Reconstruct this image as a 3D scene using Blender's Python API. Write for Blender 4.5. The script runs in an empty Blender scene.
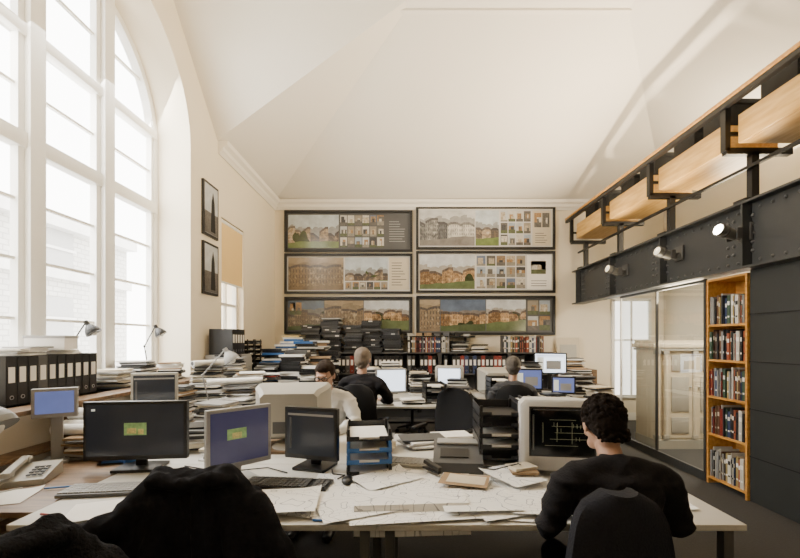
import bpy, bmesh, math, random, time
import numpy as np
from mathutils import Vector, Matrix, Euler, noise
T0=time.time()
R=random.Random(7)
D=bpy.data; C=bpy.context; COL=C.scene.collection
rad=math.radians
# ---------------------------------------------------------------- materials
def mat(name,col,rough=.6,metal=0,var=.1,scale=9,emit=0,bump=0,spec=.5):
    m=D.materials.new(name); m.use_nodes=True
    n=m.node_tree.nodes; l=m.node_tree.links; b=n['Principled BSDF']
    tc=n.new('ShaderNodeTexCoord'); nz=n.new('ShaderNodeTexNoise'); nz.inputs['Scale'].default_value=scale
    nz.inputs['Detail'].default_value=3
    l.new(tc.outputs['Object'],nz.inputs['Vector'])
    mx=n.new('ShaderNodeMix'); mx.data_type='RGBA'
    mx.inputs[6].default_value=(*[max(0,c*(1-var)) for c in col],1)
    mx.inputs[7].default_value=(*[min(1,c*(1+var)) for c in col],1)
    l.new(nz.outputs['Fac'],mx.inputs[0]); l.new(mx.outputs[2],b.inputs['Base Color'])
    b.inputs['Roughness'].default_value=rough; b.inputs['Metallic'].default_value=metal
    b.inputs['Specular IOR Level'].default_value=spec
    if emit:
        l.new(mx.outputs[2],b.inputs['Emission Color']); b.inputs['Emission Strength'].default_value=emit
    if bump:
        bp=n.new('ShaderNodeBump'); bp.inputs['Strength'].default_value=bump; bp.inputs['Distance'].default_value=.01
        l.new(nz.outputs['Fac'],bp.inputs['Height']); l.new(bp.outputs[0],b.inputs['Normal'])
    return m
def woodmat(name,c1,c2,rough=.45,axis=(1,8,8)):
    m=D.materials.new(name); m.use_nodes=True
    n=m.node_tree.nodes; l=m.node_tree.links; b=n['Principled BSDF']
    tc=n.new('ShaderNodeTexCoord'); mp=n.new('ShaderNodeMapping'); mp.inputs['Scale'].default_value=axis
    nz=n.new('ShaderNodeTexNoise'); nz.inputs['Scale'].default_value=4; nz.inputs['Detail'].default_value=6
    l.new(tc.outputs['Object'],mp.inputs[0]); l.new(mp.outputs[0],nz.inputs['Vector'])
    cr=n.new('ShaderNodeValToRGB'); cr.color_ramp.elements[0].position=.35; cr.color_ramp.elements[1].position=.65
    cr.color_ramp.elements[0].color=(*c1,1); cr.color_ramp.elements[1].color=(*c2,1)
    l.new(nz.outputs['Fac'],cr.inputs[0]); l.new(cr.outputs[0],b.inputs['Base Color']); b.inputs['Roughness'].default_value=rough
    return m
def glassmat(name,tint=(1,1,1),lo=.05,hi=.6):
    m=D.materials.new(name); m.use_nodes=True
    n=m.node_tree.nodes; l=m.node_tree.links; n.remove(n['Principled BSDF'])
    t=n.new('ShaderNodeBsdfTransparent'); t.inputs[0].default_value=(*tint,1)
    g=n.new('ShaderNodeBsdfGlossy'); g.inputs['Roughness'].default_value=.02
    f=n.new('ShaderNodeLayerWeight'); f.inputs[0].default_value=.5
    p=n.new('ShaderNodeMath'); p.operation='POWER'; p.inputs[1].default_value=4; l.new(f.outputs['Facing'],p.inputs[0])
    q=n.new('ShaderNodeMath'); q.operation='MULTIPLY_ADD'; q.inputs[1].default_value=hi; q.inputs[2].default_value=lo; l.new(p.outputs[0],q.inputs[0])
    x=n.new('ShaderNodeMixShader'); l.new(q.outputs[0],x.inputs[0]); l.new(t.outputs[0],x.inputs[1]); l.new(g.outputs[0],x.inputs[2])
    l.new(x.outputs[0],n['Material Output'].inputs[0]); return m
def vecnodes(n,l,axis):
    tc=n.new('ShaderNodeTexCoord'); sp=n.new('ShaderNodeSeparateXYZ'); cb=n.new('ShaderNodeCombineXYZ')
    l.new(tc.outputs['Object'],sp.inputs[0])
    a,b={'X':(0,2),'Y':(1,2),'Z':(0,1)}[axis]
    l.new(sp.outputs[a],cb.inputs[0]); l.new(sp.outputs[b],cb.inputs[1]); return cb,sp
def brickmat(name,c1,c2,mortar,scale,rough=.9,bw=.5,rh=.25,ms=.02,axis='X'):
    m=D.materials.new(name); m.use_nodes=True
    n=m.node_tree.nodes; l=m.node_tree.links; b=n['Principled BSDF']
    cb,sp=vecnodes(n,l,axis)
    br=n.new('ShaderNodeTexBrick'); l.new(cb.outputs[0],br.inputs[0])
    br.inputs['Color1'].default_value=(*c1,1); br.inputs['Color2'].default_value=(*c2,1); br.inputs['Mortar'].default_value=(*mortar,1)
    br.inputs['Scale'].default_value=scale; br.inputs['Mortar Size'].default_value=ms
    br.inputs['Brick Width'].default_value=bw; br.inputs['Row Height'].default_value=rh
    l.new(br.outputs[0],b.inputs['Base Color']); b.inputs['Roughness'].default_value=rough
    return m
def drawmat(name,base,ink,scale,seed):
    m=D.materials.new(name); m.use_nodes=True
    n=m.node_tree.nodes; l=m.node_tree.links; b=n['Principled BSDF']
    cb,sp=vecnodes(n,l,'Z')
    br=n.new('ShaderNodeTexBrick'); l.new(cb.outputs[0],br.inputs[0]); br.inputs['Scale'].default_value=scale; br.inputs['Mortar Size'].default_value=.012; br.inputs['Brick Width'].default_value=.9; br.inputs['Row Height'].default_value=.4
    nz=n.new('ShaderNodeTexNoise'); nz.inputs['Scale'].default_value=6; nz.noise_dimensions='4D'; nz.inputs['W'].default_value=seed; l.new(cb.outputs[0],nz.inputs['Vector'])
    gt=n.new('ShaderNodeMath'); gt.operation='GREATER_THAN'; gt.inputs[1].default_value=.54; l.new(nz.outputs['Fac'],gt.inputs[0])
    wv=n.new('ShaderNodeTexNoise'); wv.inputs['Scale'].default_value=4; wv.noise_dimensions='4D'; wv.inputs['W'].default_value=seed+3; l.new(cb.outputs[0],wv.inputs['Vector'])
    fr=n.new('ShaderNodeMath'); fr.operation='PINGPONG'; fr.inputs[1].default_value=.04; l.new(wv.outputs['Fac'],fr.inputs[0])
    lt=n.new('ShaderNodeMath'); lt.operation='LESS_THAN'; lt.inputs[1].default_value=.0028; l.new(fr.outputs[0],lt.inputs[0])
    mu=n.new('ShaderNodeMath'); mu.operation='MULTIPLY'; l.new(br.outputs['Fac'],mu.inputs[0]); l.new(gt.outputs[0],mu.inputs[1])
    mb=n.new('ShaderNodeMath'); mb.operation='MAXIMUM'; l.new(mu.outputs[0],mb.inputs[0]); l.new(lt.outputs[0],mb.inputs[1])
    mx=n.new('ShaderNodeMix'); mx.data_type='RGBA'; mx.inputs[6].default_value=(*base,1); mx.inputs[7].default_value=(*ink,1); l.new(mb.outputs[0],mx.inputs[0]); l.new(mx.outputs[2],b.inputs['Base Color']); b.inputs['Roughness'].default_value=.8
    return m
def photomat(name,seed,sky,pal,ground,zsky,zgr,amp,freq=7,tree=.5):
    # printed photograph: cloudy sky, far and near building lines with windows, trees, ground
    m=D.materials.new(name); m.use_nodes=True
    n=m.node_tree.nodes; l=m.node_tree.links; b=n['Principled BSDF']
    def mt(op,a,bv,c=None):
        x=n.new('ShaderNodeMath'); x.operation=op
        for i,v in enumerate((a,bv,c)):
            if v is None: continue
            if isinstance(v,(int,float)): x.inputs[i].default_value=v
            else: l.new(v,x.inputs[i])
        return x.outputs[0]
    def mixc(f,a,bv):
        x=n.new('ShaderNodeMix'); x.data_type='RGBA'; l.new(f,x.inputs[0])
        for i,v in ((6,a),(7,bv)):
            if isinstance(v,tuple): x.inputs[i].default_value=(*[min(1,q) for q in v],1)
            else: l.new(v,x.inputs[i])
        return x.outputs[2]
    cb,sp=vecnodes(n,l,'X'); X=sp.outputs[0]; Zc=sp.outputs[2]
    def nzf(scale,detail,off=0,rough=.65):
        mp=n.new('ShaderNodeMapping'); mp.inputs['Location'].default_value=(seed+off,off*1.7,0); l.new(cb.outputs[0],mp.inputs[0])
        z=n.new('ShaderNodeTexNoise'); z.inputs['Scale'].default_value=scale; z.inputs['Detail'].default_value=detail; z.inputs['Roughness'].default_value=rough; l.new(mp.outputs[0],z.inputs['Vector']); return z.outputs['Fac']
    NF=nzf(5,8); N2=nzf(13,4,3,.6)
    def layer(f,base,am,off):
        v=n.new('ShaderNodeTexVoronoi'); v.voronoi_dimensions='1D'; v.inputs['Scale'].default_value=f; l.new(mt('ADD',X,seed*3.7+off),v.inputs['W'])
        c=n.new('ShaderNodeSeparateColor'); l.new(v.outputs['Color'],c.inputs[0])
        hip=mt('MULTIPLY',mt('MAXIMUM',mt('SUBTRACT',v.outputs['Distance'],.22),0),-am*.9)
        h=mt('ADD',mt('MULTIPLY_ADD',c.outputs[0],am,base-am*.5),hip)
        return c,h,mt('LESS_THAN',Zc,h)
    cr=n.new('ShaderNodeValToRGB'); e=cr.color_ramp.elements; e[0].position=0; e[0].color=(*pal[0],1); e[1].position=.85; e[1].color=(*[min(1,q*1.7) for q in pal[-1]],1)
    for i,c in enumerate(pal[1:-1]): x=e.new(.85*(i+1)/(len(pal)-1)); x.color=(*[min(1,q*1.5) for q in c],1)
    c1,h1,m1=layer(freq*1.7,zsky,amp*.6,9); c2,h2,m2=layer(freq,zsky-.06,amp,0)
    l.new(mt('ADD',mt('MULTIPLY',c2.outputs[1],.45),mt('MULTIPLY_ADD',N2,.9,-.1)),cr.inputs[0])
    br=n.new('ShaderNodeTexBrick'); l.new(cb.outputs[0],br.inputs[0]); br.offset=0; br.inputs['Scale'].default_value=freq*3; br.inputs['Brick Width'].default_value=.5; br.inputs['Row Height'].default_value=.9; br.inputs['Mortar Size'].default_value=.19
    win=mt('MULTIPLY',mt('SUBTRACT',1,br.outputs['Fac']),.6)
    near=mixc(win,cr.outputs[0],(.03,.035,.045))
    near=mixc(mt('MULTIPLY',mt('GREATER_THAN',Zc,mt('ADD',h2,-.045)),.75),near,(.07,.065,.07))
    far=mixc(N2,tuple((a+bb)*.35 for a,bb in zip(pal[2],sky)),tuple((a+bb)*.55 for a,bb in zip(pal[-1],sky)))
    sm=mixc(NF,tuple(c*.5 for c in sky),tuple(c*2.0 for c in sky))
    f=mixc(m1,sm,far); f=mixc(m2,f,near)
    tr=mt('MULTIPLY',mt('LESS_THAN',Zc,mt('MULTIPLY_ADD',nzf(4,6,7),.55,zsky-.38)),mt('GREATER_THAN',nzf(2.2,1,11),1-tree))
    f=mixc(tr,f,mixc(N2,(.01,.012,.008),tuple(c*1.1 for c in ground)))
    gl=mt('LESS_THAN',Zc,mt('MULTIPLY_ADD',X,.05,mt('MULTIPLY_ADD',nzf(1.5,2,5),.16,zgr-.08)))
    f=mixc(gl,f,mixc(NF,tuple(c*.5 for c in ground),tuple(c*3 for c in ground)))
    l.new(f,b.inputs['Base Color']); b.inputs['Roughness'].default_value=.2
    return m
M={}
M['wall']=mat('plaster_cream',(.85,.76,.60),.85,var=.02,scale=3)
M['ceil']=mat('ceiling_paint',(.90,.86,.77),.9,var=.015,scale=2)
M['white']=mat('white_paint',(.86,.84,.79),.5,var=.03)
M['carpet']=mat('carpet_grey',(.048,.046,.045),.95,var=.25,scale=60,bump=.2)
M['black']=mat('black_plastic',(.012,.012,.013),.4,var=.2)
M['blackm']=mat('black_matte',(.013,.013,.014),.8,var=.3)
M['steel']=mat('painted_steel_grey',(.055,.058,.060),.45,.2,var=.12)
M['dsteel']=mat('black_steel',(.012,.012,.013),.4,.3)
M['clad']=mat('dark_cladding',(.026,.029,.029),.55,var=.12,scale=3)
M['chrome']=mat('brushed_metal',(.5,.5,.5),.3,.9,var=.05)
M['desk']=mat('desk_laminate',(.62,.60,.55),.4,var=.04,scale=5)
M['beige']=mat('beige_plastic',(.43,.41,.36),.5,var=.05)
M['lgrey']=mat('light_grey_plastic',(.34,.335,.325),.45,var=.05)
M['lampgrey']=mat('lamp_grey_enamel',(.17,.17,.16),.4,.2,var=.05)
M['rivet']=mat('rivet_grey_steel',(.10,.10,.10),.4,.3,var=.05)
M['mgrey']=mat('mid_grey_plastic',(.09,.09,.09),.5,var=.1)
M['blue']=mat('blue_plastic',(.03,.14,.42),.4)
M['red']=mat('red_cover',(.30,.03,.02),.5)
M['paper']=mat('paper_white',(.86,.84,.80),.8,var=.04,scale=20)
M['paper2']=mat('paper_cream',(.62,.55,.42),.8,var=.06,scale=20)
M['pcream']=mat('cream_painted_wood',(.68,.60,.46),.6,var=.05,scale=6)
M['card']=mat('cardboard',(.34,.23,.13),.85,var=.1)
M['orange']=woodmat('honey_wood',(.56,.25,.05),(.72,.38,.10),.4)
M['ply']=woodmat('birch_ply',(.66,.37,.10),(.80,.51,.18),.4,(8,1,8))
M['woodedge']=woodmat('worn_wood',(.14,.085,.045),(.24,.15,.08),.5)
M['dwood']=woodmat('brown_wood',(.12,.07,.035),(.20,.12,.055),.5)
M['skin']=mat('skin',(.48,.28,.19),.5,var=.06,scale=12)
M['lip']=mat('lips',(.42,.16,.13),.5)
M['eye']=mat('eye_white',(.75,.73,.7),.2,var=.01)
M['iris']=mat('iris',(.03,.02,.01),.2)
M['hairdk']=mat('dark_brown_hair',(.012,.008,.006),.9,var=.5,scale=80,bump=.6,spec=.15)
M['hairbr']=mat('brown_hair',(.028,.017,.011),.8,var=.4,scale=80,bump=.4,spec=.2)
M['hairbl']=mat('thinning_grey_blond_hair',(.17,.13,.095),.7,var=.3,scale=80,bump=.4)
M['hairgr']=mat('greying_hair',(.10,.085,.07),.7,var=.4,scale=80,bump=.4)
M['sweater']=mat('charcoal_wool',(.014,.013,.015),.95,var=.3,scale=120,bump=.3,spec=.25)
M['shirtw']=mat('white_cotton',(.70,.69,.66),.8,var=.04)
M['shirtg']=mat('grey_cotton',(.05,.05,.055),.85,var=.1)
M['denim']=mat('dark_denim',(.02,.025,.045),.9,var=.2,scale=60)
M['fabric']=mat('chair_fabric_black',(.013,.013,.014),.9,var=.3,scale=150,bump=.3,spec=.25)
M['fabricb']=mat('chair_fabric_navy',(.015,.016,.022),.9,var=.3,scale=150,bump=.3,spec=.25)
M['jacket']=mat('black_jacket_cloth',(.012,.012,.015),.95,var=.4,scale=60,bump=.4,spec=.12)
M['knit']=mat('black_fleece',(.012,.012,.014),.98,var=.7,scale=160,bump=.8,spec=.15)
M['blind']=mat('cream_blind_glow',(.72,.50,.20),.8,var=.02,emit=.18)  # faint glow put into the cloth, which is no light source
M['frost']=mat('frosted_glass_daylight_glow',(.95,.94,.90),.5,var=.03,emit=2.2)  # pane emits by itself, daylight put in as a glow on a solid wall
M['glass']=glassmat('window_glass')
M['glass2']=glassmat('partition_glass',(.90,.92,.90),.20,.6)
M['scr_dark']=mat('screen_dark',(.028,.032,.040),.15,var=.1,emit=.3)
M['scr_black']=mat('screen_off',(.006,.007,.008),.12,var=.1)
M['scr_violet']=mat('screen_violet',(.05,.05,.11),.2,var=.15,emit=.4)
M['scr_blue']=mat('screen_blue',(.10,.13,.32),.2,var=.15,emit=1.0)
M['scr_white']=mat('screen_white',(.72,.82,.95),.3,var=.05,emit=2.2)
M['scr_green']=mat('screen_green',(.18,.28,.10),.3,var=.8,scale=40,emit=.5)
M['scr_yel']=mat('screen_yellow',(.45,.33,.12),.3,var=.7,scale=60,emit=.5)
M['scr_line']=mat('screen_line',(.30,.29,.16),.3,var=.1,emit=.5)
M['scr_win']=mat('screen_window',(.55,.56,.5),.3,var=.1,emit=.9)
M['lamp']=mat('lamp_glow',(1,.93,.78),.3,var=.01,emit=60)
M['lamp2']=mat('lamp_dim_lens',(.9,.8,.6),.3,var=.01,emit=1.2)
M['sky_p']=mat('pale_render',(.62,.61,.59),.6,var=.15,scale=3)
M['grd_p']=mat('pavement_grey',(.3,.29,.27),.8,var=.2,scale=8)
BR=[(.02,.018,.018),(.14,.10,.065),(.07,.06,.055),(.27,.20,.13),(.40,.34,.26)]
GR=[(.02,.02,.022),(.12,.12,.12),(.06,.06,.06),(.22,.21,.19),(.38,.36,.32)]
OR=[(.03,.015,.01),(.26,.14,.06),(.10,.06,.03),(.36,.23,.12),(.50,.40,.26)]
M['P0']=photomat('photo_stone_houses',1,(.42,.47,.52),BR,(.09,.12,.04),.10,-.17,.14,6,.42)
M['P1']=photomat('photo_grey_street',2,(.45,.45,.44),GR,(.12,.11,.10),.21,-.15,.14,4,.15)
M['P2']=photomat('photo_curved_glazing',3,(.28,.22,.15),[(.03,.02,.015),(.26,.19,.12),(.12,.09,.06),(.42,.34,.23)],(.12,.09,.06),.22,-.18,.10,3,.1)
M['P3']=photomat('photo_terrace_glass',4,(.46,.48,.50),OR,(.07,.09,.04),.12,-.15,.10,5,.4)
M['P4']=photomat('photo_dusk_terraces',5,(.10,.13,.18),[(.02,.015,.01),(.26,.20,.13),(.08,.06,.04),(.46,.38,.26)],(.05,.07,.03),.14,-.15,.08,4,.4)
M['P5']=photomat('photo_dusk_campus',6,(.10,.13,.19),OR,(.05,.065,.03),.10,-.15,.08,3.5,.4)
for i,c in enumerate([(.34,.40,.48),(.58,.56,.50),(.14,.18,.27),(.50,.52,.53),(.30,.26,.20)]): M['ts%d'%i]=mat('thumbnail_sky_%s'%'abcde'[i],c,.3,var=.35,scale=12)
for i,c in enumerate([(.26,.18,.11),(.12,.11,.10),(.44,.37,.27),(.05,.05,.055),(.34,.20,.09),(.55,.52,.45)]): M['tb%d'%i]=mat('thumbnail_building_%s'%'abcdef'[i],c,.3,var=.8,scale=34)
for i,c in enumerate([(.09,.11,.05),(.12,.11,.10),(.26,.24,.20)]): M['tg%d'%i]=mat('thumbnail_ground_%s'%'abc'[i],c,.3,var=.6,scale=20)
M['draw']=drawmat('line_drawing_paper',(.90,.89,.86),(.42,.42,.44),16,1)
M['draw2']=drawmat('plan_drawing_paper',(.88,.87,.84),(.34,.36,.40),24,5)
M['stone']=brickmat('stone_facade',(.55,.54,.51),(.47,.46,.44),(.36,.35,.33),2.2,.9,.5,.25,.03,'Y')
BK=[]
for i,c in enumerate([(.02,.02,.025),(.6,.58,.52),(.26,.04,.03),(.04,.06,.14),(.05,.09,.06),(.40,.30,.12),(.25,.25,.25),(.7,.68,.62),(.12,.06,.035),(.03,.03,.035),(.36,.10,.05)]):
    BK.append(mat('book_cover_%s'%'abcdefghijk'[i],c,.45,var=.12,scale=20))
# ---------------------------------------------------------------- geometry builder (plain lists)
_SPH={}
def sph(seg):
    if seg in _SPH: return _SPH[seg]
    rn=max(5,seg*2//3); v=[(0,0,-1)]; f=[]
    for j in range(1,rn):
        t=-math.pi/2+math.pi*j/rn
        for i in range(seg):
            a=math.tau*i/seg; v.append((math.cos(t)*math.cos(a),math.cos(t)*math.sin(a),math.sin(t)))
    v.append((0,0,1)); top=len(v)-1
    for i in range(seg):
        k=(i+1)%seg; f.append((0,1+k,1+i))
        for j in range(rn-2): b=1+j*seg; f.append((b+i,b+k,b+seg+k,b+seg+i))
        b=1+(rn-2)*seg; f.append((b+i,b+k,top))
    _SPH[seg]=(np.array(v),f); return _SPH[seg]
CUBE=np.array([(x,y,z) for x in(-.5,.5) for y in(-.5,.5) for z in(-.5,.5)])
CF=[(0,1,3,2),(4,6,7,5),(0,4,5,1),(2,3,7,6),(0,2,6,4),(1,5,7,3)]
class G:
    def __init__(s): s.V=[]; s.n=0; s.F=[]; s.K=[]; s.mats=[]
    def mi(s,m):
        if isinstance(m,str): m=M[m]
        if m not in s.mats: s.mats.append(m)
        return s.mats.index(m)
    def add(s,v,f,m):
        v=np.asarray(v,dtype=float); o=s.n; k=s.mi(m)
        s.V.append(v); s.F.extend([tuple(i+o for i in q) for q in f]); s.K.extend([k]*len(f)); s.n+=len(v); return s
    def addbm(s,bm,m):
        bm.verts.index_update(); v=[tuple(x.co) for x in bm.verts]; f=[tuple(x.index for x in q.verts) for q in bm.faces]; bm.free(); return s.add(v,f,m)
    def box(s,c,d,m,rot=None,bev=0):
        if bev:
            bm=bmesh.new(); bmesh.ops.create_cube(bm,size=1,matrix=Matrix.LocRotScale(Vector(c),Euler(rot or (0,0,0)),Vector(d)))
            bmesh.ops.bevel(bm,geom=bm.edges[:],offset=bev,segments=2,affect='EDGES',profile=.6); return s.addbm(bm,m)
        v=CUBE*np.array(d)
        if rot: v=v@np.array(Euler(rot).to_matrix()).T
        return s.add(v+np.array(c),CF,m)
    def cyl(s,p0,p1,r0,m,r1=None,seg=12):
        p0=Vector(p0);p1=Vector(p1); r1=r0 if r1 is None else r1; q=np.array((p1-p0).to_track_quat('Z','Y').to_matrix())
        a=np.arange(seg)*math.tau/seg; u=np.stack([np.cos(a),np.sin(a),np.zeros(seg)],1)
        v=np.vstack([(u*r0)@q.T+np.array(p0),(u*r1)@q.T+np.array(p1)])
        f=[(i,(i+1)%seg,seg+(i+1)%seg,seg+i) for i in range(seg)]+[tuple(range(seg-1,-1,-1)),tuple(range(seg,2*seg))]
        return s.add(v,f,m)
    def ball(s,c,rr,m,rot=None,seg=14):
        if not hasattr(rr,'__len__'): rr=(rr,rr,rr)
        v,f=sph(seg); v=v*np.array(rr)
        if rot: v=v@np.array(Euler(rot).to_matrix()).T
        return s.add(v+np.array(c),f,m)
    def poly(s,pts,m): return s.add([tuple(p) for p in pts],[tuple(range(len(pts)))],m)
    def tube(s,pts,r,m,seg=8):
        for a,b in zip(pts[:-1],pts[1:]): s.cyl(a,b,r,m,seg=seg)
        for p in pts[1:-1]: s.ball(p,r,m,seg=8)
        return s
    def prism(s,pts,vec,m):
        bm=bmesh.new(); vec=Vector(vec)
        a=[bm.verts.new(p) for p in pts]; b=[bm.verts.new(Vector(p)+vec) for p in pts]
        bm.faces.new(a[::-1]);bm.faces.new(b)
        for i in range(len(a)):
            j=(i+1)%len(a); bm.faces.new([a[i],a[j],b[j],b[i]])
        bmesh.ops.recalc_face_normals(bm,faces=bm.faces[:]); return s.addbm(bm,m)
    def loft(s,rings,m,cap=True):
        bm=bmesh.new(); rv=[[bm.verts.new(p) for p in r] for r in rings]
        for a,b in zip(rv[:-1],rv[1:]):
            for i in range(len(a)):
                j=(i+1)%len(a); bm.faces.new([a[i],a[j],b[j],b[i]])
        if cap: bm.faces.new(rv[0][::-1]),bm.faces.new(rv[-1])
        bmesh.ops.recalc_face_normals(bm,faces=bm.faces[:]); return s.addbm(bm,m)
    def chain(s,pts,m='skin'):
        for (p,r),(q,t) in zip(pts[:-1],pts[1:]):
            p=Vector(p);q=Vector(q)
            r=Vector(r if hasattr(r,'__len__') else (r,)*3); t=Vector(t if hasattr(t,'__len__') else (t,)*3)
            n=max(1,int((q-p).length/(.3*min(min(r),min(t)))))
            for i in range(n+1): 
                u=i/n; rr=r.lerp(t,u); s.ball(p.lerp(q,u),tuple(rr),m,seg=10 if max(rr)<.03 else 14)
        return s
    def mesh(s,name,smooth=True):
        me=D.meshes.new(name); me.from_pydata(np.vstack(s.V).tolist(),[],s.F)
        for m in s.mats: me.materials.append(m)
        me.polygons.foreach_set('material_index',s.K)
        if smooth:
            me.polygons.foreach_set('use_smooth',[True]*len(me.polygons)); me.set_sharp_from_angle(angle=rad(38))
        me.update(); return me
def T(name,label,cat,loc=(0,0,0),rz=0,group=None,rot=None):
    o=D.objects.new(name,None); o.empty_display_size=.1; COL.objects.link(o)
    o.location=loc; o.rotation_euler=rot or (0,0,rz); o['label']=label; o['category']=cat
    if group: o['group']=group
    return o
def part(name,g,parent,label=None,loc=(0,0,0),rot=(0,0,0)):
    me=g.mesh(name) if isinstance(g,G) else g
    o=D.objects.new(name,me); COL.objects.link(o); o.parent=parent; o.location=loc; o.rotation_euler=rot
    if label: o['label']=label
    return o
def solo(name,g,label,cat,loc=(0,0,0),rz=0,group=None,rot=None):
    me=g.mesh(name) if isinstance(g,G) else g
    o=D.objects.new(name,me); COL.objects.link(o); o.location=loc; o.rotation_euler=rot or (0,0,rz)
    o['label']=label; o['category']=cat
    if group: o['group']=group
    return o
def struct(name,g):
    me=g.mesh(name) if isinstance(g,G) else g
    o=D.objects.new(name,me); COL.objects.link(o); o['kind']='structure'; return o
def dup(root,loc,rz=None,label=None):
    n=root.copy(); COL.objects.link(n); n.location=loc
    if rz is not None: n.rotation_euler=(0,0,rz)
    if label: n['label']=label
    def rec(a,b):
        for ch in list(a.children):
            k=ch.copy(); COL.objects.link(k); k.parent=b; k.matrix_parent_inverse=ch.matrix_parent_inverse.copy(); rec(ch,k)
    rec(root,n); return n
def bake(g,voxel,material,name,smooth=4,wr=None,fn=None):
    me=g.mesh(name,False); o=D.objects.new(name,me); COL.objects.link(o)
    md=o.modifiers.new('r','REMESH'); md.mode='VOXEL'; md.voxel_size=voxel
    if smooth: ms=o.modifiers.new('s','SMOOTH'); ms.iterations=smooth; ms.factor=.5
    dg=C.evaluated_depsgraph_get(); dg.update()
    out=D.meshes.new_from_object(o.evaluated_get(dg)); out.name=name
    D.objects.remove(o); D.meshes.remove(me)
    out.materials.clear(); out.materials.append(M[material])
    out.polygons.foreach_set('material_index',[0]*len(out.polygons)); out.polygons.foreach_set('use_smooth',[True]*len(out.polygons))
    if wr: 
        amp,fr=wr; nr=[v.normal.copy() for v in out.vertices]
        for v,nn in zip(out.vertices,nr):
            q=Vector((v.co.x*fr[0],v.co.y*fr[1],v.co.z*fr[2])); v.co+=nn*amp*((fn or noise.noise)(q)+.4*noise.noise(q*2.3))
    return out
def fold(q): return 1-2.2*abs(noise.noise(q))-.45
def crease(q):
    a=noise.noise(Vector((q.x+q.z*.5,q.y,q.z*.6))); b=noise.noise(Vector((q.x*2.1-q.z*.8,q.y*2.1,q.z*1.2)))
    return .9-2.0*abs(a)-1.1*abs(b)
# ---------------------------------------------------------------- room shell
XL=-2.44; YB=7.5; XR=4.87; HC=4.1; HF=5.08
def curve_wall(name,loops,thick,m,mx):
    cu=D.curves.new(name,'CURVE'); cu.dimensions='2D'; cu.fill_mode='BOTH'; cu.extrude=thick/2
    for lp in loops:
        sp=cu.splines.new('POLY'); sp.points.add(len(lp)-1); sp.use_cyclic_u=True
        for i,p in enumerate(lp): sp.points[i].co=(p[0],p[1],0,1)
    o=D.objects.new(name,cu); COL.objects.link(o); dg=C.evaluated_depsgraph_get(); dg.update()
    me=D.meshes.new_from_object(o.evaluated_get(dg)); D.objects.remove(o)
    me.transform(mx); me.materials.clear(); me.materials.append(M[m]); return me
def arch(c,r,base,spring,n=32):
    return [(c-r,base)]+[(c-r*math.cos(math.pi*i/n),spring+r*math.sin(math.pi*i/n)) for i in range(n+1)]+[(c+r,base)]
AC,AR,AB,AS=3.40,1.15,1.08,3.7
mxL=Matrix(((0,0,1,XL-.25),(1,0,0,0),(0,1,0,0),(0,0,0,1)))
outer=[(-1.5,0),(7.7,0),(7.7,HC),(5.2,HC),(4.22,HF),(2.58,HF),(1.6,HC),(-1.5,HC)]
struct('wall_left',curve_wall('wall_left',[outer,arch(AC,AR,AB,AS),[(5.32,1.50),(6.04,1.50),(6.04,3.14),(5.32,3.14)]],.5,'wall',mxL))
struct('floor',G().box((1.2,3.1,-.05),(8.2,9.4,.1),'carpet'))
struct('wall_back',G().box((1.2,7.6,2.05),(7.3,.2,4.1),'wall'))
struct('wall_right',G().box((4.97,3.1,2.05),(.2,9.2,4.1),'wall'))
struct('wall_front',G().box((1.2,-1.6,2.6),(8,.2,5.2),'wall'))
g=G()
def cp(*pts): g.poly(pts,'ceil')
cp((XL,YB,HC),(XR,YB,HC),(2.42,4.34,HF),(.01,4.34,HF))
cp((XL,YB,HC),(.01,4.34,HF),(.01,4.22,HF),(XL,5.2,HC))
cp((XL,5.2,HC),(.01,4.22,HF),(XL,4.22,HF))
cp((XL,1.6,HC),(XL,2.58,HF),(.01,2.58,HF))
cp((XL,1.6,HC),(.01,2.58,HF),(.01,-1.5,HF),(XL,-1.5,HC))
cp((XR,YB,HC),(XR,-1.5,HC),(2.42,-1.5,HF),(2.42,4.34,HF))
cp((XL,4.22,HF),(.01,4.22,HF),(.01,2.58,HF),(XL,2.58,HF))
cp((.01,4.34,HF),(2.42,4.34,HF),(2.42,-1.5,HF),(.01,-1.5,HF))
struct('ceiling',g)
def cornice(name,p0,p1,inw):
    prof=[(0,0),(.02,0),(.03,.03),(.06,.05),(.07,.09),(.12,.12),(.13,.17),(0,.17)]
    p0=Vector(p0);p1=Vector(p1);inw=Vector(inw)
    g=G(); g.prism([p0+inw*a+Vector((0,0,b)) for a,b in prof],p1-p0,'ceil'); return struct(name,g)
cornice('trim_1',(XL,YB,HC-.17),(XR,YB,HC-.17),(0,-1,0))
cornice('trim_2',(XL,5.22,HC-.17),(XL,YB,HC-.17),(1,0,0))
struct('trim_3',G().box((1.2,4.34,HF-.012),(2.5,.05,.024),'ceil'))
struct('baseboard_back',G().box((1.2,YB-.01,.07),(7.3,.02,.14),'white'))
struct('trim_4',G().box((-2.69,AC,AB-.012),(.5,2*AR-.01,.024),'woodedge'))
win=T('window_1','tall arched window with white timber mullions','window'); win['kind']='structure'
xg=-2.86
o1=arch(AC,AR,AB,AS,40); i1=arch(AC,AR-.07,AB+.09,AS,40); N=len(o1)
vs=[(xg-.04,*p) for p in o1]+[(xg-.04,*p) for p in i1]+[(xg+.05,*p) for p in o1]+[(xg+.05,*p) for p in i1]; fs=[]
for i in range(N):
    j=(i+1)%N
    fs+=[(i,j,N+j,N+i),(2*N+i,3*N+i,3*N+j,2*N+j),(N+i,N+j,3*N+j,3*N+i),(i,2*N+i,2*N+j,j)]
part('window_frame',G().add(vs,fs,'white'),win)
def topz(y): return AS+math.sqrt(max(0,AR*AR-(y-AC)**2))
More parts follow.
